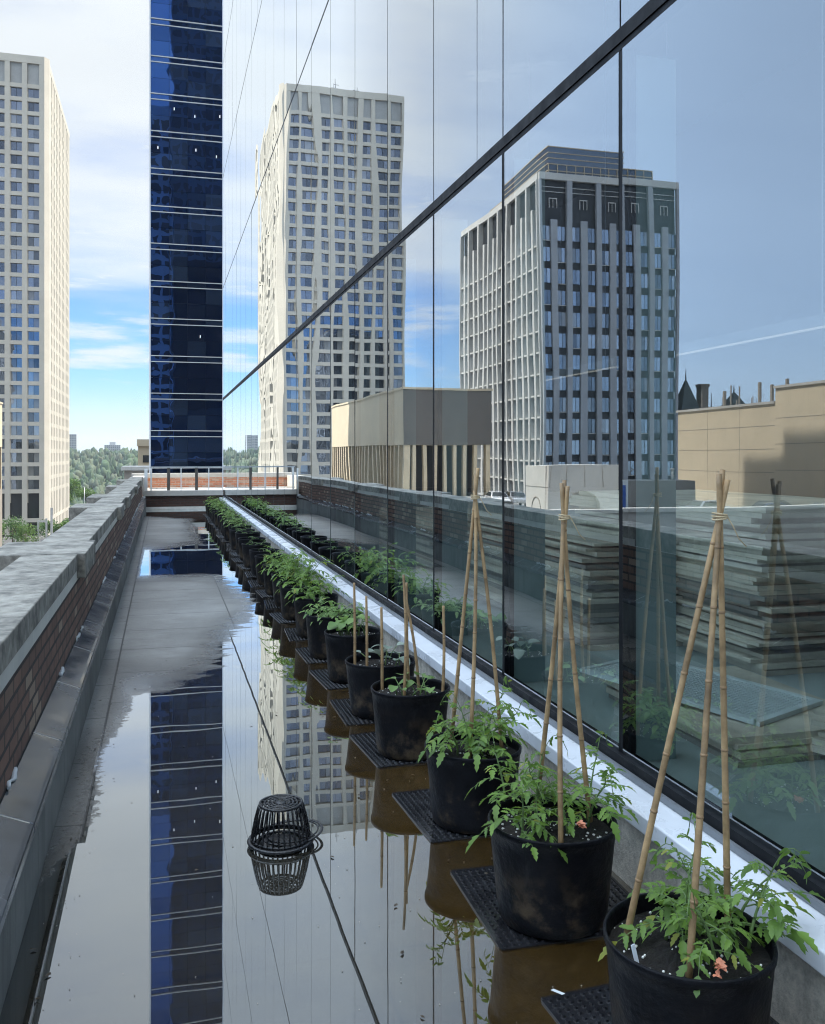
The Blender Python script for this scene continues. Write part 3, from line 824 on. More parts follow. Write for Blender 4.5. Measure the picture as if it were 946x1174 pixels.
def tomato(seed, h, stems, spread, leafL=.17, name='tomato_plant', leaf='leaf', dens=9, blossom=None, curls=0, lean=(0,0), spots=None):
    rnd = random.Random(seed)
    root = empty(name, (0,0,0)); st = MB(); lf = MB()
    z0 = .31
    for si in range(stems):
        a = 6.283*si/stems + rnd.uniform(-.6,.6); r0 = rnd.uniform(.02, .10) if stems > 1 else .02
        hh = h*rnd.uniform(.7, 1.1); out = spread*rnd.uniform(.4, 1.2)
        ox, oy = spots[si % len(spots)] if spots else (0, 0)
        pts = []
        for i in range(8):
            t = i/7
            pts.append(Vector((ox+math.cos(a)*(r0+out*t**1.4)+lean[0]*t, oy+math.sin(a)*(r0+out*t**1.4)+lean[1]*t, z0+hh*(t-.18*t*t))))
        st.tube(pts, [.0055*(1-.65*i/7) for i in range(8)], 6)
        for q in range(dens):
            t = .18+.82*q/(dens-1) ; i = min(6, int(t*7)); fr_ = t*7-i
            p = pts[i].lerp(pts[i+1], fr_)
            ang = a + q*2.4 + rnd.uniform(-.5,.5)
            up = rnd.uniform(.1,.8) if q < dens-2 else rnd.uniform(.7,1.3)
            l = leafL*(.55+.6*math.sin(math.pi*min(1, .25+t*.65)))*rnd.uniform(.75,1.15)
            compound(lf, st, p, Vector((math.cos(ang), math.sin(ang), up)), l, rnd)
        for q in range(curls):
            p = pts[7]; pp = []; a2 = a+rnd.uniform(-1,1)
            for i in range(8):
                t = i/7; pp.append(p+Vector((math.cos(a2)*.10*t, math.sin(a2)*.10*t, .07*math.sin(t*3.0))))
            st.tube(pp, .0013, 5)
            for i in range(2, 8): leaflet(lf, pp[i], Vector((rnd.uniform(-1,1), rnd.uniform(-1,1), rnd.uniform(-.8,.6))), Vector((0,0,1)), .028, .010, rnd, False)
    st.build('stem', M['stem'], root); lf.build('foliage', M[leaf], root)
    if blossom:
        b = MB()
        for q in range(6):
            c = Vector(blossom)+Vector((rnd.uniform(-.014,.014), rnd.uniform(-.014,.014), rnd.uniform(-.016,.016)))
            for k in range(5):
                an = k*1.257+q
                leaflet(b, c, Vector((math.cos(an), math.sin(an)-.4, .5*math.sin(an*2))), Vector((-math.sin(an), math.cos(an), .2)), .014, .011, rnd, False, .1)
        b.build('blossom', M['blossom'], root)
    return root

def squash(seed, h, n, rad=.05, leaf='leaf_light', name='squash_seedling', spots=None):
    rnd = random.Random(seed)
    root = empty(name, (0,0,0)); st = MB(); lf = MB(); z0 = .31
    for q in range(n):
        a = rnd.uniform(0, 6.28); c0 = Vector(spots[q % len(spots)]+(z0,)) if spots else Vector((rnd.uniform(-.10,.10), rnd.uniform(-.10,.10), z0))
        hh = h*rnd.uniform(.5,1.1)
        p = [c0, c0+Vector((math.cos(a)*.015, math.sin(a)*.015, hh*.5)), c0+Vector((math.cos(a)*.05, math.sin(a)*.05, hh))]
        st.tube(p, [.004,.003,.002], 5)
        d = Vector((math.cos(a), math.sin(a), rnd.uniform(-.3,.4))); sd = Vector((-math.sin(a), math.cos(a), rnd.uniform(-.3,.3)))
        L = rad*2*rnd.uniform(.7,1.2)
        leaflet(lf, p[2], d, sd, L, L*.95, rnd, False, .3)
        if rnd.random() < .6:
            a += 2.6; d = Vector((math.cos(a), math.sin(a), .3)); sd = Vector((-math.sin(a), math.cos(a), 0))
            leaflet(lf, p[1], d, sd, L*.7, L*.6, rnd, False, .2)
    st.build('stem', M['stem'], root); lf.build('foliage', M[leaf], root)
    return root

def cane(p0, p1, r=.009, seed=0, label=None, group=None):
    rnd = random.Random(seed); p0 = Vector(p0); p1 = Vector(p1); L = (p1-p0).length; n = max(3, int(L/.17)); d = (p1-p0).normalized()
    sx = d.cross(Vector((0,1,0))).normalized()
    b = MB(); pts = []; rr = []
    bow = rnd.uniform(-.012,.012)
    ts = [0]+sorted([(i+rnd.uniform(-.18,.18))/n for i in range(1, n)])+[1]
    for i in range(33):
        t = i/32; k = min(abs(t-x)*L for x in ts[1:-1])
        pts.append(p0+d*(L*t)+sx*bow*math.sin(math.pi*t)); rr.append(r*(1.08-.22*t))
    b.tube(pts, rr, 10)
    for t in ts[1:-1]:
        c = p0+d*(L*t)+sx*bow*math.sin(math.pi*t); q = r*(1.08-.22*t)
        b.tube([c-d*.004, c-d*.0015, c+d*.0015, c+d*.004], [q*1.01, q*1.16, q*1.14, q*1.01], 10, 1)
    return tag(b.build('bamboo_cane', [M['bamboo'], M['bamboo_node']], None, at=tuple(p0)), label, 'bamboo cane', group)

PX = 1.325
POTS = [(1.345,2.15),(1.315,2.96),(1.325,3.83),(1.30,4.80)]
for k in range(4, 28): POTS.append((PX+random.uniform(-.02,.02), 5.58+.85*(k-4)+random.uniform(-.07,.07)))

def rowword(i):
    if i == 0: return 'nearest the camera'
    if i < 8: return ORD[i]+' from the camera'
    if i > 22: return ('last' if i == 27 else ORD[27-i]+' from the far end')+' of the row'
    return ORD[i]+' in the row counting from the camera'

for i, (x, y) in enumerate(POTS):
    if i < 4: p = pots[i]
    else: p = copy_tree(pots[i % 4])
    sc = 1.05 if i == 0 else random.uniform(.95, 1.03)
    p.location = (x, y, 0); p.rotation_euler = (0, 0, random.uniform(0, 6.28) if i else .6); p.scale = (sc, sc, random.uniform(.96, 1.04) if i else 1.0)
    tag(p, 'black plastic plant pot, '+rowword(i), 'plant pot', 'black plant pots in a row along the glass wall')
    mt = mat0 if i == 0 else copy_tree(mat0)
    mt.location = (x+.045+random.uniform(-.02,.02), y+.09+random.uniform(-.04,.04), 0); mt.rotation_euler = (0, 0, random.uniform(-.07,.07))
    tag(mt, 'black studded rubber mat under the plant pot '+rowword(i), 'rubber mat', 'rubber mats under the plant pots')
# the mats whose corners read clearly in the photograph
# tripods and short canes
def tripod(idx, bases, tie, top_len, word):
    tie = Vector(tie)
    for j, (bx, by, desc) in enumerate(bases):
        b0 = Vector((bx, by, .29)); d = (tie-b0).normalized()
        off = Vector((-d.y, d.x, 0))*.006
        ln = (tie-b0).length + top_len[j]
        cane(b0, b0+d*ln+off, .0088, idx*10+j, desc+' cane of the '+word+' bamboo tripod', 'bamboo canes standing in the pots')
    t = MB()
    for q in range(3):
        t.torus(tie+Vector((0,0,-.006+.006*q)), .0185, .0028, 22, 6, tilt=.15*q-.15)
    t.tube([tie+Vector((.02,-.005,0)), tie+Vector((.035,-.012,-.03)), tie+Vector((.052,-.01,-.06)), tie+Vector((.075,-.01,-.082))], .0018, 5)
    tag(t.build('twine_tie', M['twine'], None, at=tuple(tie)), 'pale twine knot tying the tops of the '+word+' bamboo tripod', 'twine')
tripod(1, [(1.215,2.25,'left leaning'),(1.285,2.05,'middle'),(1.515,2.22,'right')], (1.435,2.14,1.455), [.10,.125,.115], 'nearest')
tripod(2, [(1.29,2.83,'front'),(1.325,3.13,'left'),(1.475,2.98,'right')], (1.365,2.965,1.40), [.13,.11,.12], 'second nearest')
tripod(3, [(1.27,3.98,'left'),(1.30,3.80,'front'),(1.465,3.84,'right')], (1.345,3.86,1.43), [.13,.10,.03], 'farthest')
for (bx, by, tx, ty, tz, ds) in ((1.175,4.93,1.17,4.93,.775,'short upright cane at the left rim of the fourth pot'),
        (1.265,4.80,1.268,4.82,.965,'tallest short cane in the middle of the fourth pot'),
        (1.335,4.95,1.325,4.97,.90,'upright cane behind the tallest cane in the fourth pot'),
        (1.375,4.88,1.31,4.93,.82,'slanting thin cane in the fourth pot'),
        (1.465,4.74,1.47,4.74,.80,'short cane at the right rim of the fourth pot'),
        (1.16,5.60,1.155,5.60,.82,'taller left cane of the two in the fifth pot'),
        (1.215,5.50,1.21,5.50,.75,'shorter right cane of the two in the fifth pot')):
    cane((bx,by,.29), (tx,ty,tz), .0085, int(bx*1000), ds, 'bamboo canes standing in the pots')
# plant markers and hose bits
for (x, y, a, ds) in ((1.165,2.10,.5,'small white plastic plant tag in the nearest pot'),(1.13,2.50,1.25,'white plastic tag lying between the nearest two pots')):
    t = MB(); z = .335 if a < 1 else .03
    t.obox((x, y, z), (.006,.002,0), (-.0006,.0008,0), (-.012*a, .006, .038*(1.4-a)))
    tag(t.build('plant_marker', M['label_white'], None, at=(x, y, z)), ds, 'plant tag', 'white plant tags')

def put(o, i, label, cat, group, rz=0, s=1.0):
    x, y = POTS[i]; o.location = (x, y, 0); o.rotation_euler = (0,0,rz); o.scale = (s,s,s if s < 1 else 1.0)
    return tag(o, label, cat, group)
PG = 'plants growing in the black pots'
put(tomato(11, .21, 6, .07, .12, dens=10, blossom=(-.015,-.165,.35), curls=1, lean=(.03,.02), spots=[(.09,-.04),(.0,.12),(.12,.02),(.07,-.10),(-.03,.13),(.10,.08)]), 0, 'tomato plant with a salmon flower, in the nearest pot', 'plant', PG)
put(tomato(23, .25, 7, .08, .12, dens=10, spots=[(-.10,.06),(.11,.0),(-.05,.12),(.08,-.09),(.05,.10),(-.11,.0),(.10,.06)], blossom=(.06,-.12,.37), curls=1), 1, 'bushy tomato plant around the second nearest bamboo tripod', 'plant', PG)
put(tomato(31, .26, 5, .13, .13, dens=10, curls=1, lean=(.04,-.02)), 2, 'leafy tomato plant around the farthest bamboo tripod', 'plant', PG)
put(squash(41, .10, 10, .034), 3, 'small round leaved seedlings in the fourth pot among short canes', 'seedling', PG)
put(squash(51, .09, 8, .038, 'leaf_pale'), 4, 'pale seedlings in the fifth pot beside two short canes', 'seedling', PG)
put(squash(61, .15, 18, .042), 5, 'light green squash seedlings in the sixth pot', 'seedling', PG)
put(tomato(71, .13, 6, .14, .13, leaf='leaf_light', name='squash_plant', dens=7), 6, 'low light green bushy plant in the seventh pot', 'plant', PG)
big = [tomato(81, .34, 5, .15, .17, dens=9), tomato(83, .25, 4, .13, .15, dens=8), tomato(85, .10, 2, .06, .09, dens=5, leaf='leaf_dark'), tomato(87, .22, 4, .12, .15, dens=8, leaf='leaf_light')]
kinds = {7:1, 8:0, 9:0, 10:1, 11:2, 12:2, 13:2, 14:2, 15:2, 16:2, 17:3, 18:3, 19:2, 20:3, 21:1, 22:2, 23:3, 24:1, 25:1, 26:3, 27:1}
KW = ['tall bushy', 'leafy', 'low dark', 'light green']
used = set()
for i in range(7, 28):
    k = kinds[i]
    o = big[k] if k not in used else copy_tree(big[k])
    used.add(k)
    put(o, i, KW[k]+' plant in the pot '+rowword(i), 'plant', PG, random.uniform(0,6.28), random.uniform(.85,1.05))

# ------------------------------------------------------------------ roof drain strainer in the puddle
dx, dy = .477, 3.82
dr = empty('drain_strainer', (dx, dy, 0), 'black cast iron domed drain strainer standing in the puddle', 'drain')
b = MB(); b.torus((dx,dy,.018), .128, .011, 48, 8, flat=.7); b.torus((dx,dy,.03), .119, .006, 48, 6); b.build('base_ring', M['iron'], dr)
b = MB()
for k in range(32):
    a = 2*math.pi*k/32; c, s_ = math.cos(a), math.sin(a)
    pr = [(.122,.02),(.116,.06),(.106,.11),(.094,.155),(.088,.168)]
    b.tube([(dx+r*c, dy+r*s_, z) for r, z in pr], [.0042,.004,.0038,.0038,.0036], 6)
b.build('bars', M['iron'], dr)
b = MB(); b.torus((dx,dy,.170), .086, .0062, 44, 8)
for rr in (.068,.052,.036): b.torus((dx,dy,.172), rr, .0048, 36, 6, flat=.6)
b.lathe((dx,dy,.168), [(.0005,.008),(.02,.0075),(.022,.004),(.022,0),(.0005,0)], 24)
for k in range(6):
    a = math.pi*k/6; c, s_ = math.cos(a), math.sin(a)
    b.obox((dx,dy,.170), (.084*c,.084*s_,0), (-.003*s_,.003*c,0), (0,0,.0028))
b.build('top_grate', M['iron'], dr)
b = MB(); b.lathe((dx,dy,.001), [(.0005,.012),(.07,.012),(.085,.006),(.085,0)], 32); b.torus((dx,dy,.012), .095, .006, 40, 6); b.build('sump', M['iron'], dr)
b = MB(); b.torus((dx+.055, dy+.05, .024), .125, .0062, 48, 7, tilt=R(-5), flat=.6); b.torus((dx+.055, dy+.05, .026), .108, .0035, 48, 6, tilt=R(-5))
tag(b.build('clamp_ring', M['iron'], None, at=(dx+.055, dy+.05, .02)), 'loose black clamp ring lying askew behind the domed drain strainer', 'ring')
# debris on the floor
rnd = random.Random(5); b = MB()
for _ in range(150):
    y = rnd.choice([rnd.uniform(2.4, 7), rnd.uniform(5, 14), rnd.uniform(4, 22)]); x = rnd.choice([rnd.uniform(-.43,-.30), rnd.uniform(-.4, 1.2), rnd.uniform(.8, 1.3)])
    s_ = rnd.uniform(.003, .011); a = rnd.uniform(0, 6.28)
    c = Vector((x, y, .003+rnd.uniform(0,.003)))
    vs = [c+Vector((math.cos(a+q)*s_*k, math.sin(a+q)*s_*k, rnd.uniform(0,.004))) for q, k in ((0,1.5),(1.3,.6),(2.6,.9),(3.6,1.1),(5,.6))]
    b.add(vs, [(0,1,2,3,4)], 0)
tag(b.build('leaf_litter', M['debris']), kind='stuff')
rnd = random.Random(8); b = MB()
for _ in range(260):
    y = 2.3+9*rnd.random()**1.6; x = rnd.choice([rnd.uniform(-.42,.9), rnd.gauss(-.30,.05), rnd.uniform(.6,1.3)])
    s_ = rnd.uniform(.0009,.0024); a = rnd.uniform(0, 6.28); c = Vector((x, y, .0022))
    b.obox(c, (s_*math.cos(a), s_*math.sin(a), 0), (-s_*.6*math.sin(a), s_*.6*math.cos(a), 0), (0,0,s_*.35))
tag(b.build('grit', M['grit']), kind='stuff')
# ------------------------------------------------------------------ facades
class Face:
    """axis-aligned facade: face 'S' looks to -Y at y=plane, face 'E' looks to +X at x=plane; u runs along it, n is outward"""
    def __init__(s, kind, plane, u0, flip=False):
        s.k = kind; s.p = plane; s.u0 = u0
    def box(s, mb, u0, u1, n0, n1, z0, z1, mi=0):
        if s.k == 'S': mb.box(s.u0+u0, s.u0+u1, s.p-n1, s.p-n0, z0, z1, mi)
        else: mb.box(s.p+n0, s.p+n1, s.u0+u0, s.u0+u1, z0, z1, mi)

def win_split(face, cells, mat, root, n0, n1, near=100, name='window'):
    """first `near` cells as parts, the rest as one"""
    for c in cells[:near]:
        q = MB()
        for (u0, u1, z0, z1) in c: face.box(q, u0, u1, n0, n1, z0, z1)
        q.build(name, mat, root)
    if len(cells) > near:
        q = MB()
        for c in cells[near:]:
            for (u0, u1, z0, z1) in c: face.box(q, u0, u1, n0, n1, z0, z1)
        tag(q.build(name, mat, root), kind='stuff')

GZ = -20.0
# --- pale precast tower on the left (seen directly and in the glass)
TX0, TX1, TY0, TY1, TZ = -64.6, -29.0, 260.0, 320.0, 107.0
tw = empty('precast_tower', (-47, 285, GZ), 'tall pale stone office tower with a grid of square windows, at the left edge', 'tower')
q = MB(); q.prism_z([(TX0+.6,TY0+.85),(-31.0,TY0+.85),(TX1-1.0,TY0+2.4),(TX1-1.0,TY1-.4),(TX0+.6,TY1-.4)], GZ, TZ-1.2); q.build('core', M['tower_dark'], tw)
q = MB(); q.prism_z([(-30.75,TY0-.012),(-30.1,TY0),(TX1,TY0+1.4),(TX1+.012,TY0+2.6),(TX1-1.0,TY0+2.6),(-30.75,TY0+1)], GZ, TZ+.06); q.build('corner_pier', M['tower_stone'], tw)
FS = Face('S', TY0+.75, TX0); FE = Face('E', TX1-.9, TY0+2.4)
sh = 3.57; z_top_rows = 99.0; nst = 30
zs = [z_top_rows - sh*(i+1) for i in range(nst)]           # bottoms of the storeys, downwards
zlow = zs[-1]
def tower_face(F, width, ncol, win_frac, proud, name, wins=True):
    q = MB(); cw = width/ncol
    for c in range(ncol+1):
        pw = cw*(1-win_frac)/2
        a = max(0, c*cw-pw); b_ = min(width, c*cw+pw)
        F.box(q, a, b_, 0, proud, GZ, TZ-.05)
    for i in range(nst+1):
        z = z_top_rows - sh*i
        for c in range(ncol):
            F.box(q, c*cw+cw*(1-win_frac)/2, (c+1)*cw-cw*(1-win_frac)/2, 0, proud-.06, z-.55, z+.50)
            F.box(q, c*cw+cw*(1-win_frac)/2, c*cw+cw*(1-win_frac)/2+.22, 0, proud-.32, z-sh+.50, z-.55)
    for z0_, z1_ in ((TZ-2.0, TZ), (zlow-8.2, zlow-7.2)):
        F.box(q, 0, width, 0, proud+.05, z0_, z1_)
    q.build(name, M['tower_stone'], tw)
    lo = MB()
    for c in range(ncol):
        F.box(lo, c*cw+cw*.16, (c+1)*cw-cw*.16, 0, .22, z_top_rows+.52, TZ-2.02)
    lo.build('louver', M['louver'], tw)
    cells = []
    for c in range(ncol-1, -1, -1):
        for i in range(nst):
            z = z_top_rows-sh*(i+1)
            a, b_ = c*cw+cw*(1-win_frac)/2+.24, (c+1)*cw-cw*(1-win_frac)/2-.02
            m_ = (a+b_)/2
            cells.append([(a, m_-.05, z+.52, z+sh-.57), (m_+.05, b_, z+.52, z+sh-.57)])
    return cells, cw
cells, cw = tower_face(FS, TX1-TX0-1.75, 8, .70, .75, 'front_grid')
win_split(FS, cells, M['tower_glass'], tw, .02, .10, 90)
q = MB()
for c in range(8):
    for (z0_, z1_) in ((zlow-7.0, zlow-1.0), (zlow-15.4, zlow-8.6)):
        FS.box(q, c*cw+cw*.2, (c+1)*cw-cw*.2, .02, .12, z0_, z1_)
q.build('lobby_window', M['tower_dark'], tw)
cells2, cw2 = tower_face(FE, TY1-TY0-2.6, 14, .32, .6, 'side_grid')
q = MB()
for c in cells2:
    for (u0, u1, z0_, z1_) in c: FE.box(q, u0, u1, .02, .10, z0_, z1_)
tag(q.build('window', M['tower_glass'], tw), kind='stuff')
q = MB(); q.box(TX0+.4, TX1-1, TY0+2, TY1-1, TZ-1.3, TZ-1.1); q.build('roof', M['roofing'], tw)
q = MB()
for (x, y, h) in ((-52,266,3.5),(-47,268,6),(-46.4,268,4.5),(-38,270,3),(-60,268,3)):
    q.box(x-.08, x+.08, y-.08, y+.08, TZ-1, TZ+h)
    q.box(x-.7, x+.7, y-.05, y+.05, TZ+h*.7, TZ+h*.7+.12)
q.build('antenna', M['frame_grey'], tw)

# --- navy mirror glass tower beyond the end of the terrace
BY = 102.0; BX0 = -1.22; BX1 = 30.0
bt = empty('blue_glass_tower', (12, 110, GZ), 'dark navy mirror glass tower with paired silver bands beyond the end of the terrace', 'tower')
q = MB(); q.box(BX0+.25, BX1, BY+.25, BY+30, GZ, 92); q.build('core', M['blue_seam'], bt)
FB = Face('S', BY+.25, BX0)
st_h = 4.02; zb = -.47
cells = []; tr = MB(); sp = []
nstor = 24
for i in range(-5, nstor-1):
    z = zb + i*st_h
    for zz in (z, z+.63):
        FB.box(tr, .05, BX1-BX0, .16, .31, zz-.036, zz+.036)
for c in range(16):
    u0, u1 = .06+c*1.92, .06+(c+1)*1.92
    for i in range(-5, nstor-1):
        z = zb+i*st_h
        cells.append([(u0+.012, u1-.012, z+.68, z+2.3), (u0+.012, u1-.012, z+2.33, z+st_h-.05)])
        sp.append((u0+.012, u1-.012, z+.05, z+.58))
cells_near = [c for k, c in enumerate(cells) if k//(nstor+4) < 4 and 4 <= k % (nstor+4) < 22]
cells_far = [c for c in cells if c not in cells_near]
win_split(FB, cells_near+cells_far, M['blue_glass'], bt, .14, .20, len(cells_near))
q = MB()
for (a, b_, c_, d_) in sp: FB.box(q, a, b_, .12, .17, c_, d_)
tag(q.build('spandrel', M['blue_glass'], bt), kind='stuff')
tr.build('silver_band', M['silver'], bt)
q = MB(); q.box(BX0-.12, BX0+.04, BY-.10, BY+30, GZ, 92.3); q.build('corner_trim', M['white_edge'], bt)
rnd = random.Random(3)
q = MB()
for i, cs in ((8,(0,2,3)),(9,(1,2,3)),(3,(2,))):
    for c in cs:
        u = .06+c*1.92+rnd.uniform(.5,1.5); z = zb+i*st_h+rnd.uniform(2.2,3.2)
        FB.box(q, u-.045, u+.045, .2, .212, z, z+.30)
tag(q.build('lit_lamp', M['lamp'], bt), kind='stuff')

# --- small pale blocks just left of the navy tower
sb = empty('stepped_pale_building', (-5, 150, GZ), 'small stepped beige building left of the navy glass tower', 'building')
q = MB(); q.box(-3.65, 6, 150, 165, GZ, 2.9); q.build('wall', M['beige_panel'], sb)
q = MB(); q.box(-2.9, 6, 149.9, 149.99, .35, 1.5); q.build('window', M['tower_dark'], sb)
q = MB(); q.box(-3.8, 6, 149.6, 165.1, 2.92, 4.0); q.box(-3.75, 6, 149.7, 149.995, -.6, -.1); q.build('cornice', M['beige_panel'], sb)
q = MB(); q.box(-.9, 6, 156, 162, 4.02, 6.8); q.build('plant_room', M['conc'], sb)
lb = empty('low_brown_building', (-5, 120, GZ), 'low grey brown flat roofed block in front of the stepped beige building', 'building')
q = MB(); q.box(-4.45, -1.3, 117, 128, GZ, -.35); q.build('wall', M['conc_dark'], lb)
q = MB(); q.box(-4.8, -1.3, 116.7, 128.2, -.33, .12); q.box(-4.5, -1.3, 116.8, 116.99, -2.2, -1.9); q.build('roof_edge', M['conc'], lb)

# --- beige columned building (mostly seen in the glass)
bb = empty('beige_columned_building', (-28, 123, GZ), 'beige flat roofed building with a solid upper wall over slim columns', 'building')
bx0, bx1, by0, by1 = -33.4, -22.7, 101.0, 146.0
q = MB(); q.box(bx0, bx1, by0+.26, by1, 2.7, 9.0); q.build('upper_wall', M['beige_panel'], bb)
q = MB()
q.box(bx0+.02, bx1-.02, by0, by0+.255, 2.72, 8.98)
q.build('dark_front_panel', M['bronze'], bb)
q = MB(); q.box(bx0-.12, bx1+.12, by0-.12, by1+.12, 9.002, 9.25); q.build('roof_edge', M['beige_panel'], bb)
q = MB(); q.box(bx0+1.5, bx1-1.5, by0+1.5, by1-1.5, GZ, 2.69); q.build('glazed_core', M['t2_dark'], bb)
q = MB(); q.box(bx0, bx1, by0, by1, GZ, -3.4); q.build('podium', M['conc_dark'], bb)
for i in range(26):
    y = by0+.35+i*(by1-by0-.7)/25
    q = MB(); q.box(bx1-.75, bx1-.05, y-.24, y+.24, -3.39, 2.69); q.build('column', M['beige_fin'], bb)
for i in range(8):
    x = bx0+.35+i*(bx1-bx0-1.6)/7
    q = MB(); q.box(x-.2, x+.2, by0+.05, by0+.7, -3.39, 2.69); q.build('column', M['beige_fin'], bb)

# --- slab hotel seen in the glass
HX1, HX0, HY0, HY1, HZ = -56.2, -81.3, 138.0, 180.0, 47.6
ht = empty('slab_hotel', (-68, 158, GZ), 'grey and white high rise with vertical fins and glass penthouse, mirrored in the glass', 'building')
q = MB(); q.box(HX0+.5, HX1-.5, HY0+.5, HY1-.5, GZ, HZ-1.0); q.build('core', M['t2_dark'], ht)
HS = Face('S', HY0+.5, HX0); HE = Face('E', HX1-.5, HY0)
W1 = HX1-HX0; nb = 5; bw_ = W1/nb
fr = MB(); 
HS.box(fr, 0, W1, 0, .62, HZ-1.1, HZ); HE.box(fr, .62, HY1-HY0, 0, .62, HZ-1.1, HZ)
fr.build('roof_frame', M['t2_white'], ht)
maj = MB(); mid = MB(); cells = []; spn = MB(); wfr = MB()
hz0 = -19; hs = 3.5; nrow = 17; ztopw = HZ-8.6
for b_i in range(nb+1):
    HS.box(maj, max(0, b_i*bw_-.42), min(W1, b_i*bw_+.42), 0, .60, GZ, HZ-1.12)
for b_i in range(nb):
    u = (b_i+.5)*bw_
    HS.box(mid, u-.55, u+.55, 0, .45, GZ, ztopw+1.0)
    HS.box(wfr, u-.66, u-.57, .05, .16, HZ-5.6, HZ-4.0); HS.box(wfr, u+.57, u+.66, .05, .16, HZ-5.6, HZ-4.0); HS.box(wfr, u-.565, u+.565, .05, .16, HZ-4.15, HZ-4.0); HS.box(wfr, u-.04, u+.04, .05, .15, HZ-5.6, HZ-4.16)
    for zz in (HZ-2.2, HZ-3.0): HS.box(wfr, b_i*bw_+.45, (b_i+1)*bw_-.45, .06, .14, zz-.05, zz+.05)
    for r in range(nrow):
        z = ztopw-hs*(r+1)
        for (ua, ub) in ((b_i*bw_+.44, u-.57), (u+.57, (b_i+1)*bw_-.44)):
            m_ = (ua+ub)/2
            cells.append([(ua, m_-.04, z+1.15, z+hs-.05), (m_+.04, ub, z+1.15, z+hs-.05)])
            if random.random() < .4: HS.box(wfr, ua, ub, .05, .16, z+1.0, z+1.12)
maj.build('pilaster', M['t2_grey'], ht); mid.build('mid_pilaster', M['t2_grey'], ht); tag(wfr.build('window_frame', M['t2_white'], ht), kind='stuff')
cells.sort(key=lambda c: -c[0][2])
win_split(HS, cells, M['t2_glass'], ht, .03, .12, 96)
maj = MB(); mid = MB(); gl = MB(); led = MB()
W2 = HY1-HY0-.62; ne = 8; be = W2/ne
for b_i in range(ne+1):
    HE.box(maj, .62+max(0, b_i*be-.32), .62+min(W2, b_i*be+.32), 0, .85, GZ, HZ-1.12)
for b_i in range(ne):
    u = .62+(b_i+.5)*be
    HE.box(mid, u-.40, u+.40, 0, .75, GZ, ztopw+3.0)
    for r in range(nrow):
        z = ztopw-hs*(r+1)
        for (ua, ub) in ((u-be/2+.34, u-.42), (u+.42, u+be/2-.34)):
            HE.box(gl, ua, ub, .03, .12, z+.5, z+hs-.15)
            HE.box(led, ua, ub, .03, .6, z+.1, z+.38)
maj.build('white_fin', M['t2_white'], ht); mid.build('white_mid_fin', M['t2_white'], ht); tag(led.build('white_ledge', M['t2_white'], ht), kind='stuff')
tag(gl.build('window', M['t2_glass'], ht), kind='stuff')
q = MB(); q.box(HX0+3.2, HX1-2.8, HY0+2.5, HY1-8, HZ-.9, HZ+2.3); q.box(HX0+8.4, HX1-2.9, HY0+2.6, HY1-16, HZ+2.31, HZ+5.2)
q.build('penthouse', M['t2_glass'], ht)
q = MB()
for zz in (HZ+.1, HZ+1.2, HZ+2.3): q.box(HX0+3.1, HX1-2.7, HY0+2.4, HY1-7.9, zz-.07, zz+.07)
for zz in (HZ+3.3, HZ+4.2, HZ+5.2): q.box(HX0+8.3, HX1-2.8, HY0+2.5, HY1-15.9, zz-.07, zz+.07)
for i in range(14): x = HX0+3.2+i*(W1-6)/13; q.box(x-.05, x+.05, HY0+2.36, HY0+2.45, HZ-.8, HZ+2.3)
q.build('penthouse_frame', M['beige_fin'], ht)

# --- parking roof with its cars, stair house, cabin, beige party wall (seen in the glass)
pk = empty('parking_roof', (-35, 72, GZ), 'open parking roof with pale concrete parapet, mirrored low in the glass wall', 'parking deck')
q = MB(); q.box(-48, -19.6, 44, 100.4, GZ, -3.35); q.build('deck', M['conc'], pk)
q = MB(); q.box(-60, -16, 43.5, 43.98, -9, -1.42); q.build('front_parapet', M['conc'], pk)
q = MB(); q.box(-60.1, -15.9, 43.4, 44.06, -1.418, -1.22); q.build('parapet_cap', M['limestone'], pk)
q = MB(); q.box(-19.58, -19.3, 44.2, 55, GZ, -2.3); q.box(-19.58, -19.3, 60.2, 100, GZ, -2.3); q.build('side_parapet', M['conc'], pk)
q = MB()
for i in range(11): q.box(-46, -20, 60+i*3.2, 60.03+i*3.2, -3.346, -3.344)
q.build('bay_line', M['white_paint'], pk)

# limestone stair house with arched niches
sx0, sx1, sy0, sy1, sz0, sz1 = -26.3, -20.9, 55.5, 59.9, -3.345, .95
shs = empty('stair_house', (-23.6, 57.7, sz0), 'small pale limestone box with arched openings on the parking roof', 'stair house')
def arch_wall_S(mb, x0, x1, y0, y1, z0, z1, xc, r, zs):
    mb.box(x0, xc-r, y0, y1, z0, z1); mb.box(xc+r, x1, y0, y1, z0, z1)
    n = 14
    for i in range(n):
        a0 = math.pi*i/n; a1 = math.pi*(i+1)/n
        xa, xb = xc+r*math.cos(a0), xc+r*math.cos(a1)
        mb.prism_y([(xb, zs+r*math.sin(a1)), (xa, zs+r*math.sin(a0)), (xa, z1), (xb, z1)], y0, y1)
q = MB(); arch_wall_S(q, sx0, sx1, sy0, sy0+.4, sz0, sz1-1.45, -23.4, 1.15, -1.9); q.box(sx0, sx1, sy0, sy0+.4, sz1-1.44, sz1)
q.box(sx0, sx1, sy0+.55, sy1, sz0, sz1-.02)
q.build('wall', M['limestone'], shs)
q = MB(); q.box(sx0, sx1, sy0+.41, sy0+.54, sz0, sz1-1); q.build('niche_back', M['conc'], shs)
q = MB(); q.box(sx1+.003, sx1+.02, sy0, sy1, sz1-1.46, sz1-1.42)
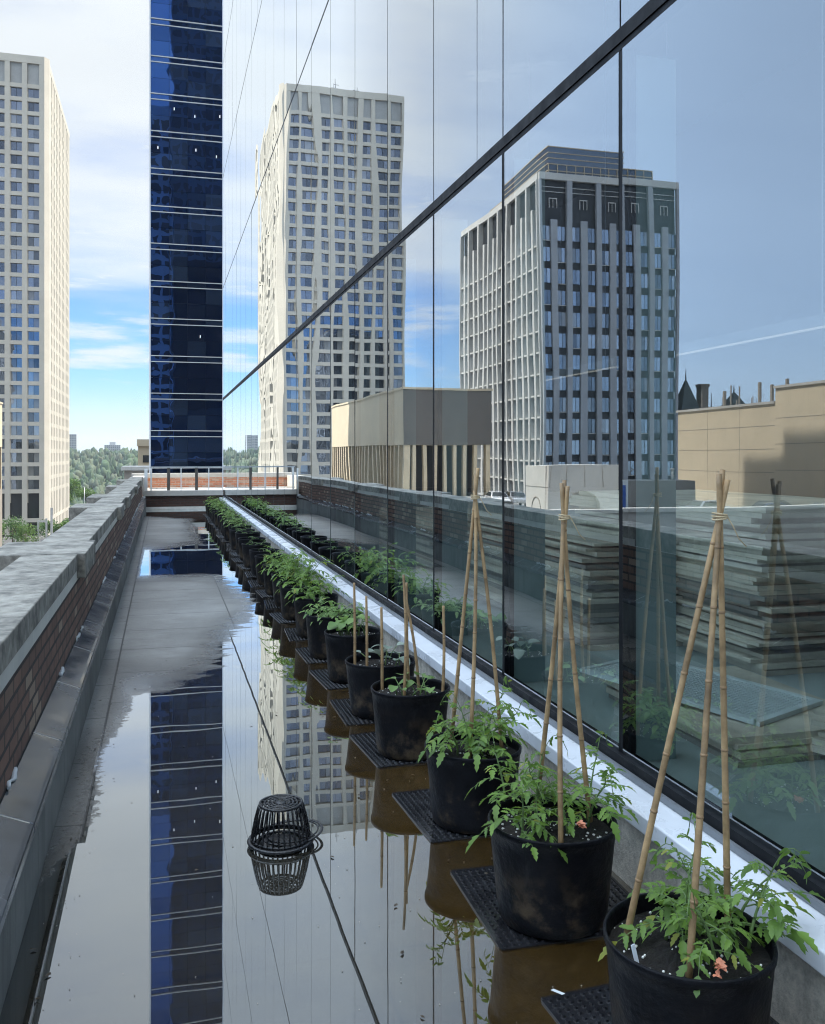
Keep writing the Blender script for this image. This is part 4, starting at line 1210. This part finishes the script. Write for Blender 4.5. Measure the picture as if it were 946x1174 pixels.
for i in range(12):
    a0 = math.pi*i/12; a1 = math.pi*(i+1)/12
    c0 = (sx1+.012, 57.7+.9*math.cos(a0), -2.1+.9*math.sin(a0)); c1 = (sx1+.012, 57.7+.9*math.cos(a1), -2.1+.9*math.sin(a1))
    q.tube([c0, c1], .05, 6)
for k in range(5): q.tube([(sx0+.3+k*1.25, sy0-.01, sz1-1.45), (sx0+.3+k*1.25+random.uniform(-.3,.3), sy0-.01, sz1-.05)], .014, 5)
q.build('joint', M['conc_dark'], shs)

cb_ = empty('site_cabin', (-34, 70, -3.345), 'grey site cabin with a pale blue end and blue door on the parking roof', 'cabin')
q = MB(); q.box(-41.2, -34.6, 70, 72.8, -3.2, -.62); q.build('body', M['container'], cb_)
q = MB(); q.box(-34.59, -33.6, 69.95, 72.85, -3.2, -.6); q.build('end_panel', M['pale_blue'], cb_)
q = MB(); q.box(-34.35, -33.85, 69.9, 69.945, -3.1, -1.0); q.build('door', M['door_blue'], cb_)
q = MB(); q.tube([(-39.5,71,-.62),(-39.5,71,.25)], .12, 10); q.tube([(-39.5,71,.25),(-39.5,71,.42)], .2, 10); q.build('vent_pipe', M['silver'], cb_)
q = MB(); q.box(-41.3, -33.5, 70.3, 72.5, -3.344, -3.21); q.build('skid', M['t2_dark'], cb_)

pw = empty('beige_party_wall', (-49, 64, -3.4), 'long blank beige clad building wall behind the parking roof, stepped higher at one end', 'building')
q = MB(); q.box(-62, -48.4, 68.9, 84.5, GZ, 5.9); q.box(-62, -48.35, 45, 68.88, GZ, 7.2); q.build('wall', M['beige_panel'], pw)
q = MB(); q.box(-62, -48.2, 68.9, 84.6, 5.902, 6.12); q.box(-62, -48.15, 44.9, 68.89, 7.202, 7.42); q.build('roof_edge', M['conc'], pw)
q = MB()
for k in range(4): q.box(-48.349, -48.335, 45, 68.8, -2+k*2.2, -1.95+k*2.2); q.box(-48.399, -48.385, 69, 84.4, -2+k*2.0, -1.95+k*2.0)
for y in (74, 79): q.box(-48.399, -48.387, y-.02, y+.02, GZ, 5.8)
q.build('panel_joint', M['conc_dark'], pw)
rnd = random.Random(9); q = MB()
for i in range(13):
    y = 70+i*1.15+rnd.uniform(-.4,.4); h = rnd.uniform(.5, 2.4); x = -50-rnd.uniform(0,3); r = rnd.choice((.03,.05,.12))
    q.box(x-r, x+r, y-r, y+r, 6.1, 6.1+h)
q.build('roof_pipe', M['conc_dark'], pw)

# old hotel with steep slate roofs beyond
oh = empty('old_slate_roofed_hotel', (-115, 165, GZ), 'old stone building with steep green slate roofs, turret and chimney, mirrored beyond the beige wall', 'building')
q = MB(); q.box(-165, -86, 150, 190, GZ, 7.5); q.build('wall', M['old_stone'], oh)
def hip(mb, x0, x1, y0, y1, z0, z1, ins=.48):
    xm, ym = (x0+x1)/2, (y0+y1)/2; ix = (x1-x0)*ins; iy = (y1-y0)*ins
    vs = [(x0,y0,z0),(x1,y0,z0),(x1,y1,z0),(x0,y1,z0),(x0+ix,y0+iy,z1),(x1-ix,y0+iy,z1),(x1-ix,y1-iy,z1),(x0+ix,y1-iy,z1)]
    mb.add(vs, [(0,3,2,1),(4,5,6,7),(0,1,5,4),(1,2,6,5),(2,3,7,6),(3,0,4,7)])
q = MB(); hip(q, -166, -85, 149, 191, 7.5, 10.5, .12); hip(q, -92.5, -87.5, 147, 152, 8.2, 15.2); hip(q, -104, -97, 147, 153, 7.7, 13.0); hip(q, -112, -107.5, 147, 152, 7.7, 11.6); hip(q, -87.4, -80.5, 149.5, 160, 5.0, 12.0, .42)
q.build('roof', M['slate'], oh)
q = MB(); q.box(-94.9, -93.3, 149.5, 151, 8, 14.0); q.box(-95.05, -93.15, 149.35, 151.15, 14.0, 14.5); q.build('chimney', M['old_stone'], oh)
q = MB()
for (x, y, z, h) in ((-90,149.5,14.8,2.4),(-100.5,150,12.6,1.8),(-109.7,149.5,11.2,1.6),(-96.5,151,8,5),(-106,151,8,4)): q.tube([(x,y,z),(x,y,z+h)], [.18,.04], 6)
q.build('finial', M['t2_dark'], oh)
q = MB(); q2 = MB()
for x in range(-162, -87, 3):
    for z in (-12,-8.4,-4.8,-1.2,2.4):
        q2.box(x-.75, x+.75, 149.9, 149.98, z, z+2.1); q.box(x-.55, x+.55, 149.8, 149.89, z+.15, z+1.95)
for y in range(153, 190, 3):
    for z in (-12,-8.4,-4.8,-1.2,2.4):
        q2.box(-85.98, -85.9, y-.75, y+.75, z, z+2.1); q.box(-85.89, -85.8, y-.55, y+.55, z+.15, z+1.95)
q2.build('window_frame', M['limestone'], oh)
tag(q.build('window', M['t2_glass'], oh), kind='stuff')

ob = empty('tall_office_block', (27, 66, GZ), 'tall grey office block standing behind the glass building, shading the beige wall', 'building')
q = MB(); q.box(15.5, 40, 63.0, 70.0, GZ, 79.5); q.box(15.5, 40, 70.02, 75.6, GZ, 77.5); q.build('wall', M['conc'], ob)
q = MB()
for r in range(24):
    for c in range(5): q.box(15.42, 15.49, 63.5+c*2.2, 65+c*2.2, GZ+3+r*3.9, GZ+5.2+r*3.9)
tag(q.build('window', M['t2_glass'], ob), kind='stuff')
# parked cars
def make_car(x, y, z, rot, paint, label):
    root = empty('parked_car', (0,0,0))
    b = MB()
    prof = [(-2.2,.38),(-2.22,.72),(-2.1,.86),(-1.35,.93),(-.75,1.38),(.55,1.42),(1.35,.98),(2.05,.92),(2.2,.70),(2.18,.35),(1.75,.3),(-1.8,.3)]
    vs = []; n = len(prof)
    for s_, wd in ((-1,.86),(1,.86)):
        for (u, zz) in prof:
            k = wd - (.18 if zz > 1.2 else (.04 if zz > .8 else 0))
            vs.append((s_*k, u, zz))
    fs = [tuple(range(n)), tuple(range(2*n-1, n-1, -1))]
    for i in range(n):
        j = (i+1) % n; fs.append((i, i+n, j+n, j))
    b.add(vs, fs); bo = b.build('body', M[paint], root)
    bev = bo.modifiers.new('bevel', 'BEVEL'); bev.width = .06; bev.segments = 2
    g = MB()
    for s_ in (-1, 1): g.add([(s_*.845,-1.1,1.0),(s_*.845,1.1,1.0),(s_*.735,.5,1.34),(s_*.735,-.68,1.33)], [(0,1,2,3) if s_ > 0 else (3,2,1,0)])
    g.add([(-.74,-1.32,1.0),(.74,-1.32,1.0),(.64,-.80,1.36),(-.64,-.80,1.36)], [(0,1,2,3)])
    g.add([(.74,1.33,1.04),(-.74,1.33,1.04),(-.64,.60,1.42),(.64,.60,1.42)], [(0,1,2,3)])
    g.build('car_window', M['car_glass'], root)
    for (sx, sy) in ((-1,-1.35),(1,-1.35),(-1,1.35),(1,1.35)):
        t = MB(); t.tube([(sx*.66,sy,.33),(sx*.875,sy,.33)], .33, 18, smooth=False); wo = t.build('wheel', M['tyre'], root)
        t = MB(); t.tube([(sx*.876,sy,.33),(sx*.885,sy,.33)], .19, 14, smooth=False); t.build('rim', M['rim'], wo)
    root.location = (x, y, z); root.rotation_euler = (0,0,rot)
    return tag(root, label, 'car', 'cars parked on the parking roof')
make_car(-27.0, 82, -3.345, .2, 'car_white', 'white parked car mirrored left of the limestone stair house')
make_car(-29.6, 84, -3.345, .15, 'car_silver', 'silver parked car mirrored farther left of the limestone stair house')
make_car(-38.2, 64.0, -3.345, 1.35, 'car_white', 'white parked car mirrored in front of the beige wall beside the site cabin')
make_car(-43.0, 62.0, -3.345, 1.5, 'car_dark', 'dark parked car mirrored against the beige wall, left one')
make_car(-44.2, 57.0, -3.345, 1.45, 'car_dark', 'dark parked car mirrored against the beige wall, right one')
make_car(-40.6, 59.0, -3.345, 1.6, 'car_blue', 'blue parked car mirrored in front of the beige wall')

# towers standing behind the camera: what the navy mirror glass and the tower windows look at
for nm, x0, x1, y0, y1, z1, mt, lb_ in (('dark_office_tower', 2.7, 44, -90, -62, 228, 'bronze', 'dark brown office tower behind the terrace, mirrored in the navy glass'),
                               ('grey_office_block', -9, 2.5, -96, -64, 100, 'conc', 'grey office block behind the terrace, mirrored in the left of the navy glass')):
    o = empty(nm, ((x0+x1)/2, (y0+y1)/2, GZ), lb_, 'building')
    MB().box(x0, x1, y0, y1, GZ, z1).build('wall', M[mt], o)
    q = MB(); n = max(2, int((x1-x0)/2.6)); cwid = (x1-x0)/n
    for c in range(n):
        for r in range(int((z1-GZ)/3.6)-1):
            q.box(x0+c*cwid+.5, x0+(c+1)*cwid-.3, y1+.005, y1+.06, GZ+2+r*3.6, GZ+4.2+r*3.6)
    tag(q.build('window', M['tower_dark'], o), kind='stuff')
# ------------------------------------------------------------------ land, valley, trees
import numpy as np
def gh(x, y):
    """ground height"""
    def ss(a, b, v):
        t = min(1, max(0, (v-a)/(b-a))); return t*t*(3-2*t)
    z = GZ
    z += -42*ss(410, 700, y)
    z += 57*ss(760, 1500, y)
    z += 3*math.sin(x*.006+1)*ss(900, 1500, y)
    return z
b = MB(); ys = [-600,-200,0,60,150,250,330,380,410]+list(range(440, 1600, 30))+[1700,2000,2600,3500,5000,8000,14000]
xs = [-9000,-4000,-2000,-1300]+list(range(-1000, 1001, 100))+[1400,2500,5000,9000]
vs = [(x, y, gh(x, y)) for y in ys for x in xs]; nx = len(xs)
fs = [(j*nx+i, j*nx+i+1, (j+1)*nx+i+1, (j+1)*nx+i) for j in range(len(ys)-1) for i in range(nx-1)]
b.add(vs, fs, 0, True)
def land_mat():
    m, t, bs = newmat('city_ground_and_valley_grass')
    p = t.pos(); x, y, z = t.sep(p)
    n = t.noise(p, .02, 6, .6)
    grass = t.mix(t.mapr(n, .35, .7, 0, 1), (.045,.065,.025), (.10,.12,.05))
    street = t.mix(t.mapr(t.noise(p, .15, 5, .6), .35, .7, 0, 1), (.07,.07,.07), (.16,.155,.15))
    t.l.new(t.mix(t.mapr(y, 330, 390, 0, 1), street, grass), bs.inputs['Base Color']); bs.inputs['Roughness'].default_value = .95
    return m
tag(b.build('ground', land_mat()), kind='structure')
# kerbed street between the terrace and the pale tower
b = MB(); b.add([(-200,200,GZ+.01),(60,200,GZ+.01),(60,214,GZ+.01),(-200,214,GZ+.01)], [(0,1,2,3)]); tag(b.build('road', M['asphalt']), kind='structure')
b = MB(); b.box(-200, 60, 214.01, 219, GZ, GZ+.14); tag(b.build('pavement', M['conc']), kind='structure')

# the wooded valley side: one mass of small rough crowns
rs = np.random.RandomState(4)
ico = bmesh.new(); bmesh.ops.create_icosphere(ico, subdivisions=2, radius=1.0)
iv = np.array([v.co[:] for v in ico.verts]); ifc = np.array([[v.index for v in f.verts] for f in ico.faces]); ico.free()
V = []; F = []; off = 0; cnt = 0
for _ in range(5200):
    y = 560*((1750/560)**rs.rand()); ang = R(rs.uniform(-24, 16))
    x = y*math.tan(ang)
    if 690 < y < 730: continue
    h = rs.uniform(7, 14)*(1.0 if rs.rand() < .7 else 1.25); wd = h*rs.uniform(.22, .42)
    jit = 1+.35*rs.randn(len(iv), 1)*.6
    v = iv*jit*np.array([wd, wd, h*.55])
    con = rs.rand() < .4
    if con: v[:, :2] *= np.clip(1.1-(v[:, 2:3]/(h*.55)+1)*.5, .08, 1)
    v = v + np.array([x, y, gh(x, y)+h*.45])
    V.append(v); F.append(ifc+off); off += len(iv)
V = np.concatenate(V); F = np.concatenate(F)
me = bpy.data.meshes.new('forest')
me.vertices.add(len(V)); me.vertices.foreach_set('co', V.ravel()); me.loops.add(F.size); me.loops.foreach_set('vertex_index', F.ravel().astype(np.int32))
me.polygons.add(len(F)); me.polygons.foreach_set('loop_start', np.arange(0, F.size, 3, dtype=np.int32)); me.polygons.foreach_set('loop_total', np.full(len(F), 3, dtype=np.int32))
me.update(calc_edges=True); me.validate()
def forest_mat():
    m, t, bs = newmat('mixed_valley_forest')
    g = t.new('ShaderNodeNewGeometry'); n = t.noise(t.pos(), .35, 4, .7)
    f = t.math('ADD', t.math('MULTIPLY', g.outputs['Random Per Island'], .75), t.math('MULTIPLY', n, .35), clamp=True)
    r = t.new('ShaderNodeValToRGB'); t.l.new(f, r.inputs[0])
    e = r.color_ramp.elements; e[0].position = .1; e[0].color = (.020,.045,.025,1); e[1].position = .95; e[1].color = (.085,.095,.055,1)
    x = e.new(.5); x.color = (.045,.085,.035,1); x = e.new(.75); x.color = (.075,.10,.06,1)
    t.l.new(r.outputs[0], bs.inputs['Base Color']); bs.inputs['Roughness'].default_value = .9
    return m
me.materials.append(forest_mat())
fo = bpy.data.objects.new('forest', me); COL.objects.link(fo)
tag(fo, 'wooded valley side below the skyline between the pale tower and the navy tower', 'forest', kind='stuff')

# apartment towers on the far skyline
def apartments(x0, x1, y0, z1, label, pent=False):
    zb_ = gh((x0+x1)/2, y0)-2
    o = empty('apartment_tower', ((x0+x1)/2, y0+10, zb_), label, 'tower', 'apartment towers on the far skyline')
    MB().box(x0, x1, y0, y0+20, zb_, z1).build('wall', M['apt'], o)
    q = MB(); n = int((x1-x0)/3.3)
    for r in range(int((z1-zb_)/3)-1):
        for c in range(n):
            q.box(x0+.6+c*(x1-x0)/n, x0+(c+1)*(x1-x0)/n-.5, y0-.25, y0-.05, z1-2.6-r*3, z1-1.0-r*3)
    tag(q.build('window', M['apt_dark'], o), kind='stuff')
    if pent: MB().box((x0+x1)/2-5, (x0+x1)/2+5, y0+4, y0+14, z1, z1+5).build('plant_room', M['apt'], o)
apartments(-164, -144.5, 1700, 37, 'grey slab tower on the skyline, half hidden behind the pale stone tower')
apartments(-98, -71, 1700, 18.5, 'broad grey apartment tower alone on the skyline above the wooded valley', True)
# nearer trees
def leafy_tree(x, y, z, h, wd, seed, label, name='deciduous_tree', mat='tree_leaf', lsize=.5, nl=1500, group='trees beyond the parapet'):
    rnd = random.Random(seed)
    o = empty(name, (x, y, z), label, 'tree' if 'tree' in name else 'shrub', group)
    t = MB(); top = h*.35
    t.tube([(x,y,z),(x+.1,y,z+top*.6),(x-.05,y,z+h*.6)], [h*.03,h*.022,h*.01], 8)
    lobes = []
    for k in range(9):
        a = rnd.uniform(0, 6.28); rr = wd*.5*rnd.uniform(.15,.75); zz = z+h*rnd.uniform(.35,.9)
        p = (x+rr*math.cos(a), y+rr*math.sin(a), zz); lobes.append((p, wd*rnd.uniform(.16,.30)))
        t.tube([(x,y,z+top*.8),((x+p[0])/2,(y+p[1])/2,z+(zz-z)*.75),p], [h*.012,h*.008,h*.003], 5)
    t.build('trunk', M['bark'], o)
    f = MB()
    for _ in range(nl):
        p, r = rnd.choice(lobes); u = Vector((rnd.gauss(0,1), rnd.gauss(0,1), rnd.gauss(0,.8))); u.normalize(); u *= r*rnd.uniform(.5,1.1)
        c = Vector(p)+u; a = Vector((rnd.gauss(0,1), rnd.gauss(0,1), rnd.gauss(0,1))).normalized(); b_ = a.cross(Vector((rnd.gauss(0,1), rnd.gauss(0,1), rnd.gauss(0,1)))).normalized()
        s_ = lsize*rnd.uniform(.5,1.1)
        f.add([c-a*s_, c+b_*s_*.5, c+a*s_, c-b_*s_*.5], [(0,1,2,3)], 0)
    f.build('crown', M[mat], o)
    return o
leafy_tree(-36.5, 385, GZ, 11.5, 12, 1, 'bright green round tree beside the foot of the pale stone tower', nl=1800, lsize=.55)
leafy_tree(-30, 398, GZ, 8.5, 9, 2, 'smaller green tree right of the round tree by the pale tower', nl=1200)
leafy_tree(-17.5, 330, GZ, 6.5, 8, 3, 'low green tree just above the parapet below the wooded valley', nl=1200)
for k, (x, y, h, wd, ds) in enumerate(((-34.5,236,6,7,'dark green shrub at the left foot of the pale tower'),(-30.5,228,5,6,'light green shrub at the left picture edge by the parapet'),(-27.2,240,5,5,'green shrub behind the steel frame at the pale tower foot'),
        (-24.6,246,4.8,5,'green shrub right of the steel frame at the pale tower foot'),(-22.4,252,4.8,4.5,'green shrub at the right corner of the pale tower foot'),(-38,230,5.5,7,'dark shrub left of the picture edge by the pale tower'))):
    leafy_tree(x, y, GZ+.1, h, wd, 20+k, ds, 'garden_shrub', ('leaf_dark','tree_leaf')[k % 2], .32, 900, 'shrubs at the foot of the pale tower')
# steel frame and lamp post below
o = empty('steel_frame', (-26, 232, GZ), 'pale steel post and beam frame at the foot of the pale tower', 'frame')
q = MB(); q.box(-26.6, -26.2, 231.8, 232.2, GZ, GZ+6.5); q.box(-25.5, -25.0, 231.8, 232.2, GZ, GZ+9); q.build('post', M['grey_steel'], o)
q = MB(); q.box(-28.4, -26.19, 231.85, 232.15, GZ+5.6, GZ+6.0); q.box(-28.4, -28.1, 231.85, 232.15, GZ+1, GZ+5.59); q.build('beam', M['grey_steel'], o)
o = empty('street_lamp', (-26.6, 345, GZ), 'thin pale street lamp before the green tree beside the pale tower', 'street lamp')
q = MB(); q.tube([(-26.6,345,GZ),(-26.6,345,GZ+10)], [.14,.09], 8); q.build('pole', M['grey_steel'], o)
q = MB(); q.box(-27.2, -26.5, 344.8, 345.2, GZ+10, GZ+10.2); q.build('lamp_head', M['grey_steel'], o)

# ------------------------------------------------------------------ haze: the air between here and the far valley
hz_m = bpy.data.materials.new('haze_air'); hz_m.use_nodes = True
hz_t = NT(hz_m); hz_t.n.remove(hz_t.n.get('Principled BSDF'))
hv = hz_t.new('ShaderNodeVolumePrincipled'); hv.inputs['Color'].default_value = (.80,.87,.95,1); hv.inputs['Density'].default_value = .00010; hv.inputs['Anisotropy'].default_value = .1
hz_t.l.new(hv.outputs[0], hz_t.n.get('Material Output').inputs['Volume'])
q = MB(); q.box(-9200, 9200, -650, 14200, -66, 236); tag(q.build('haze', hz_m), kind='stuff')
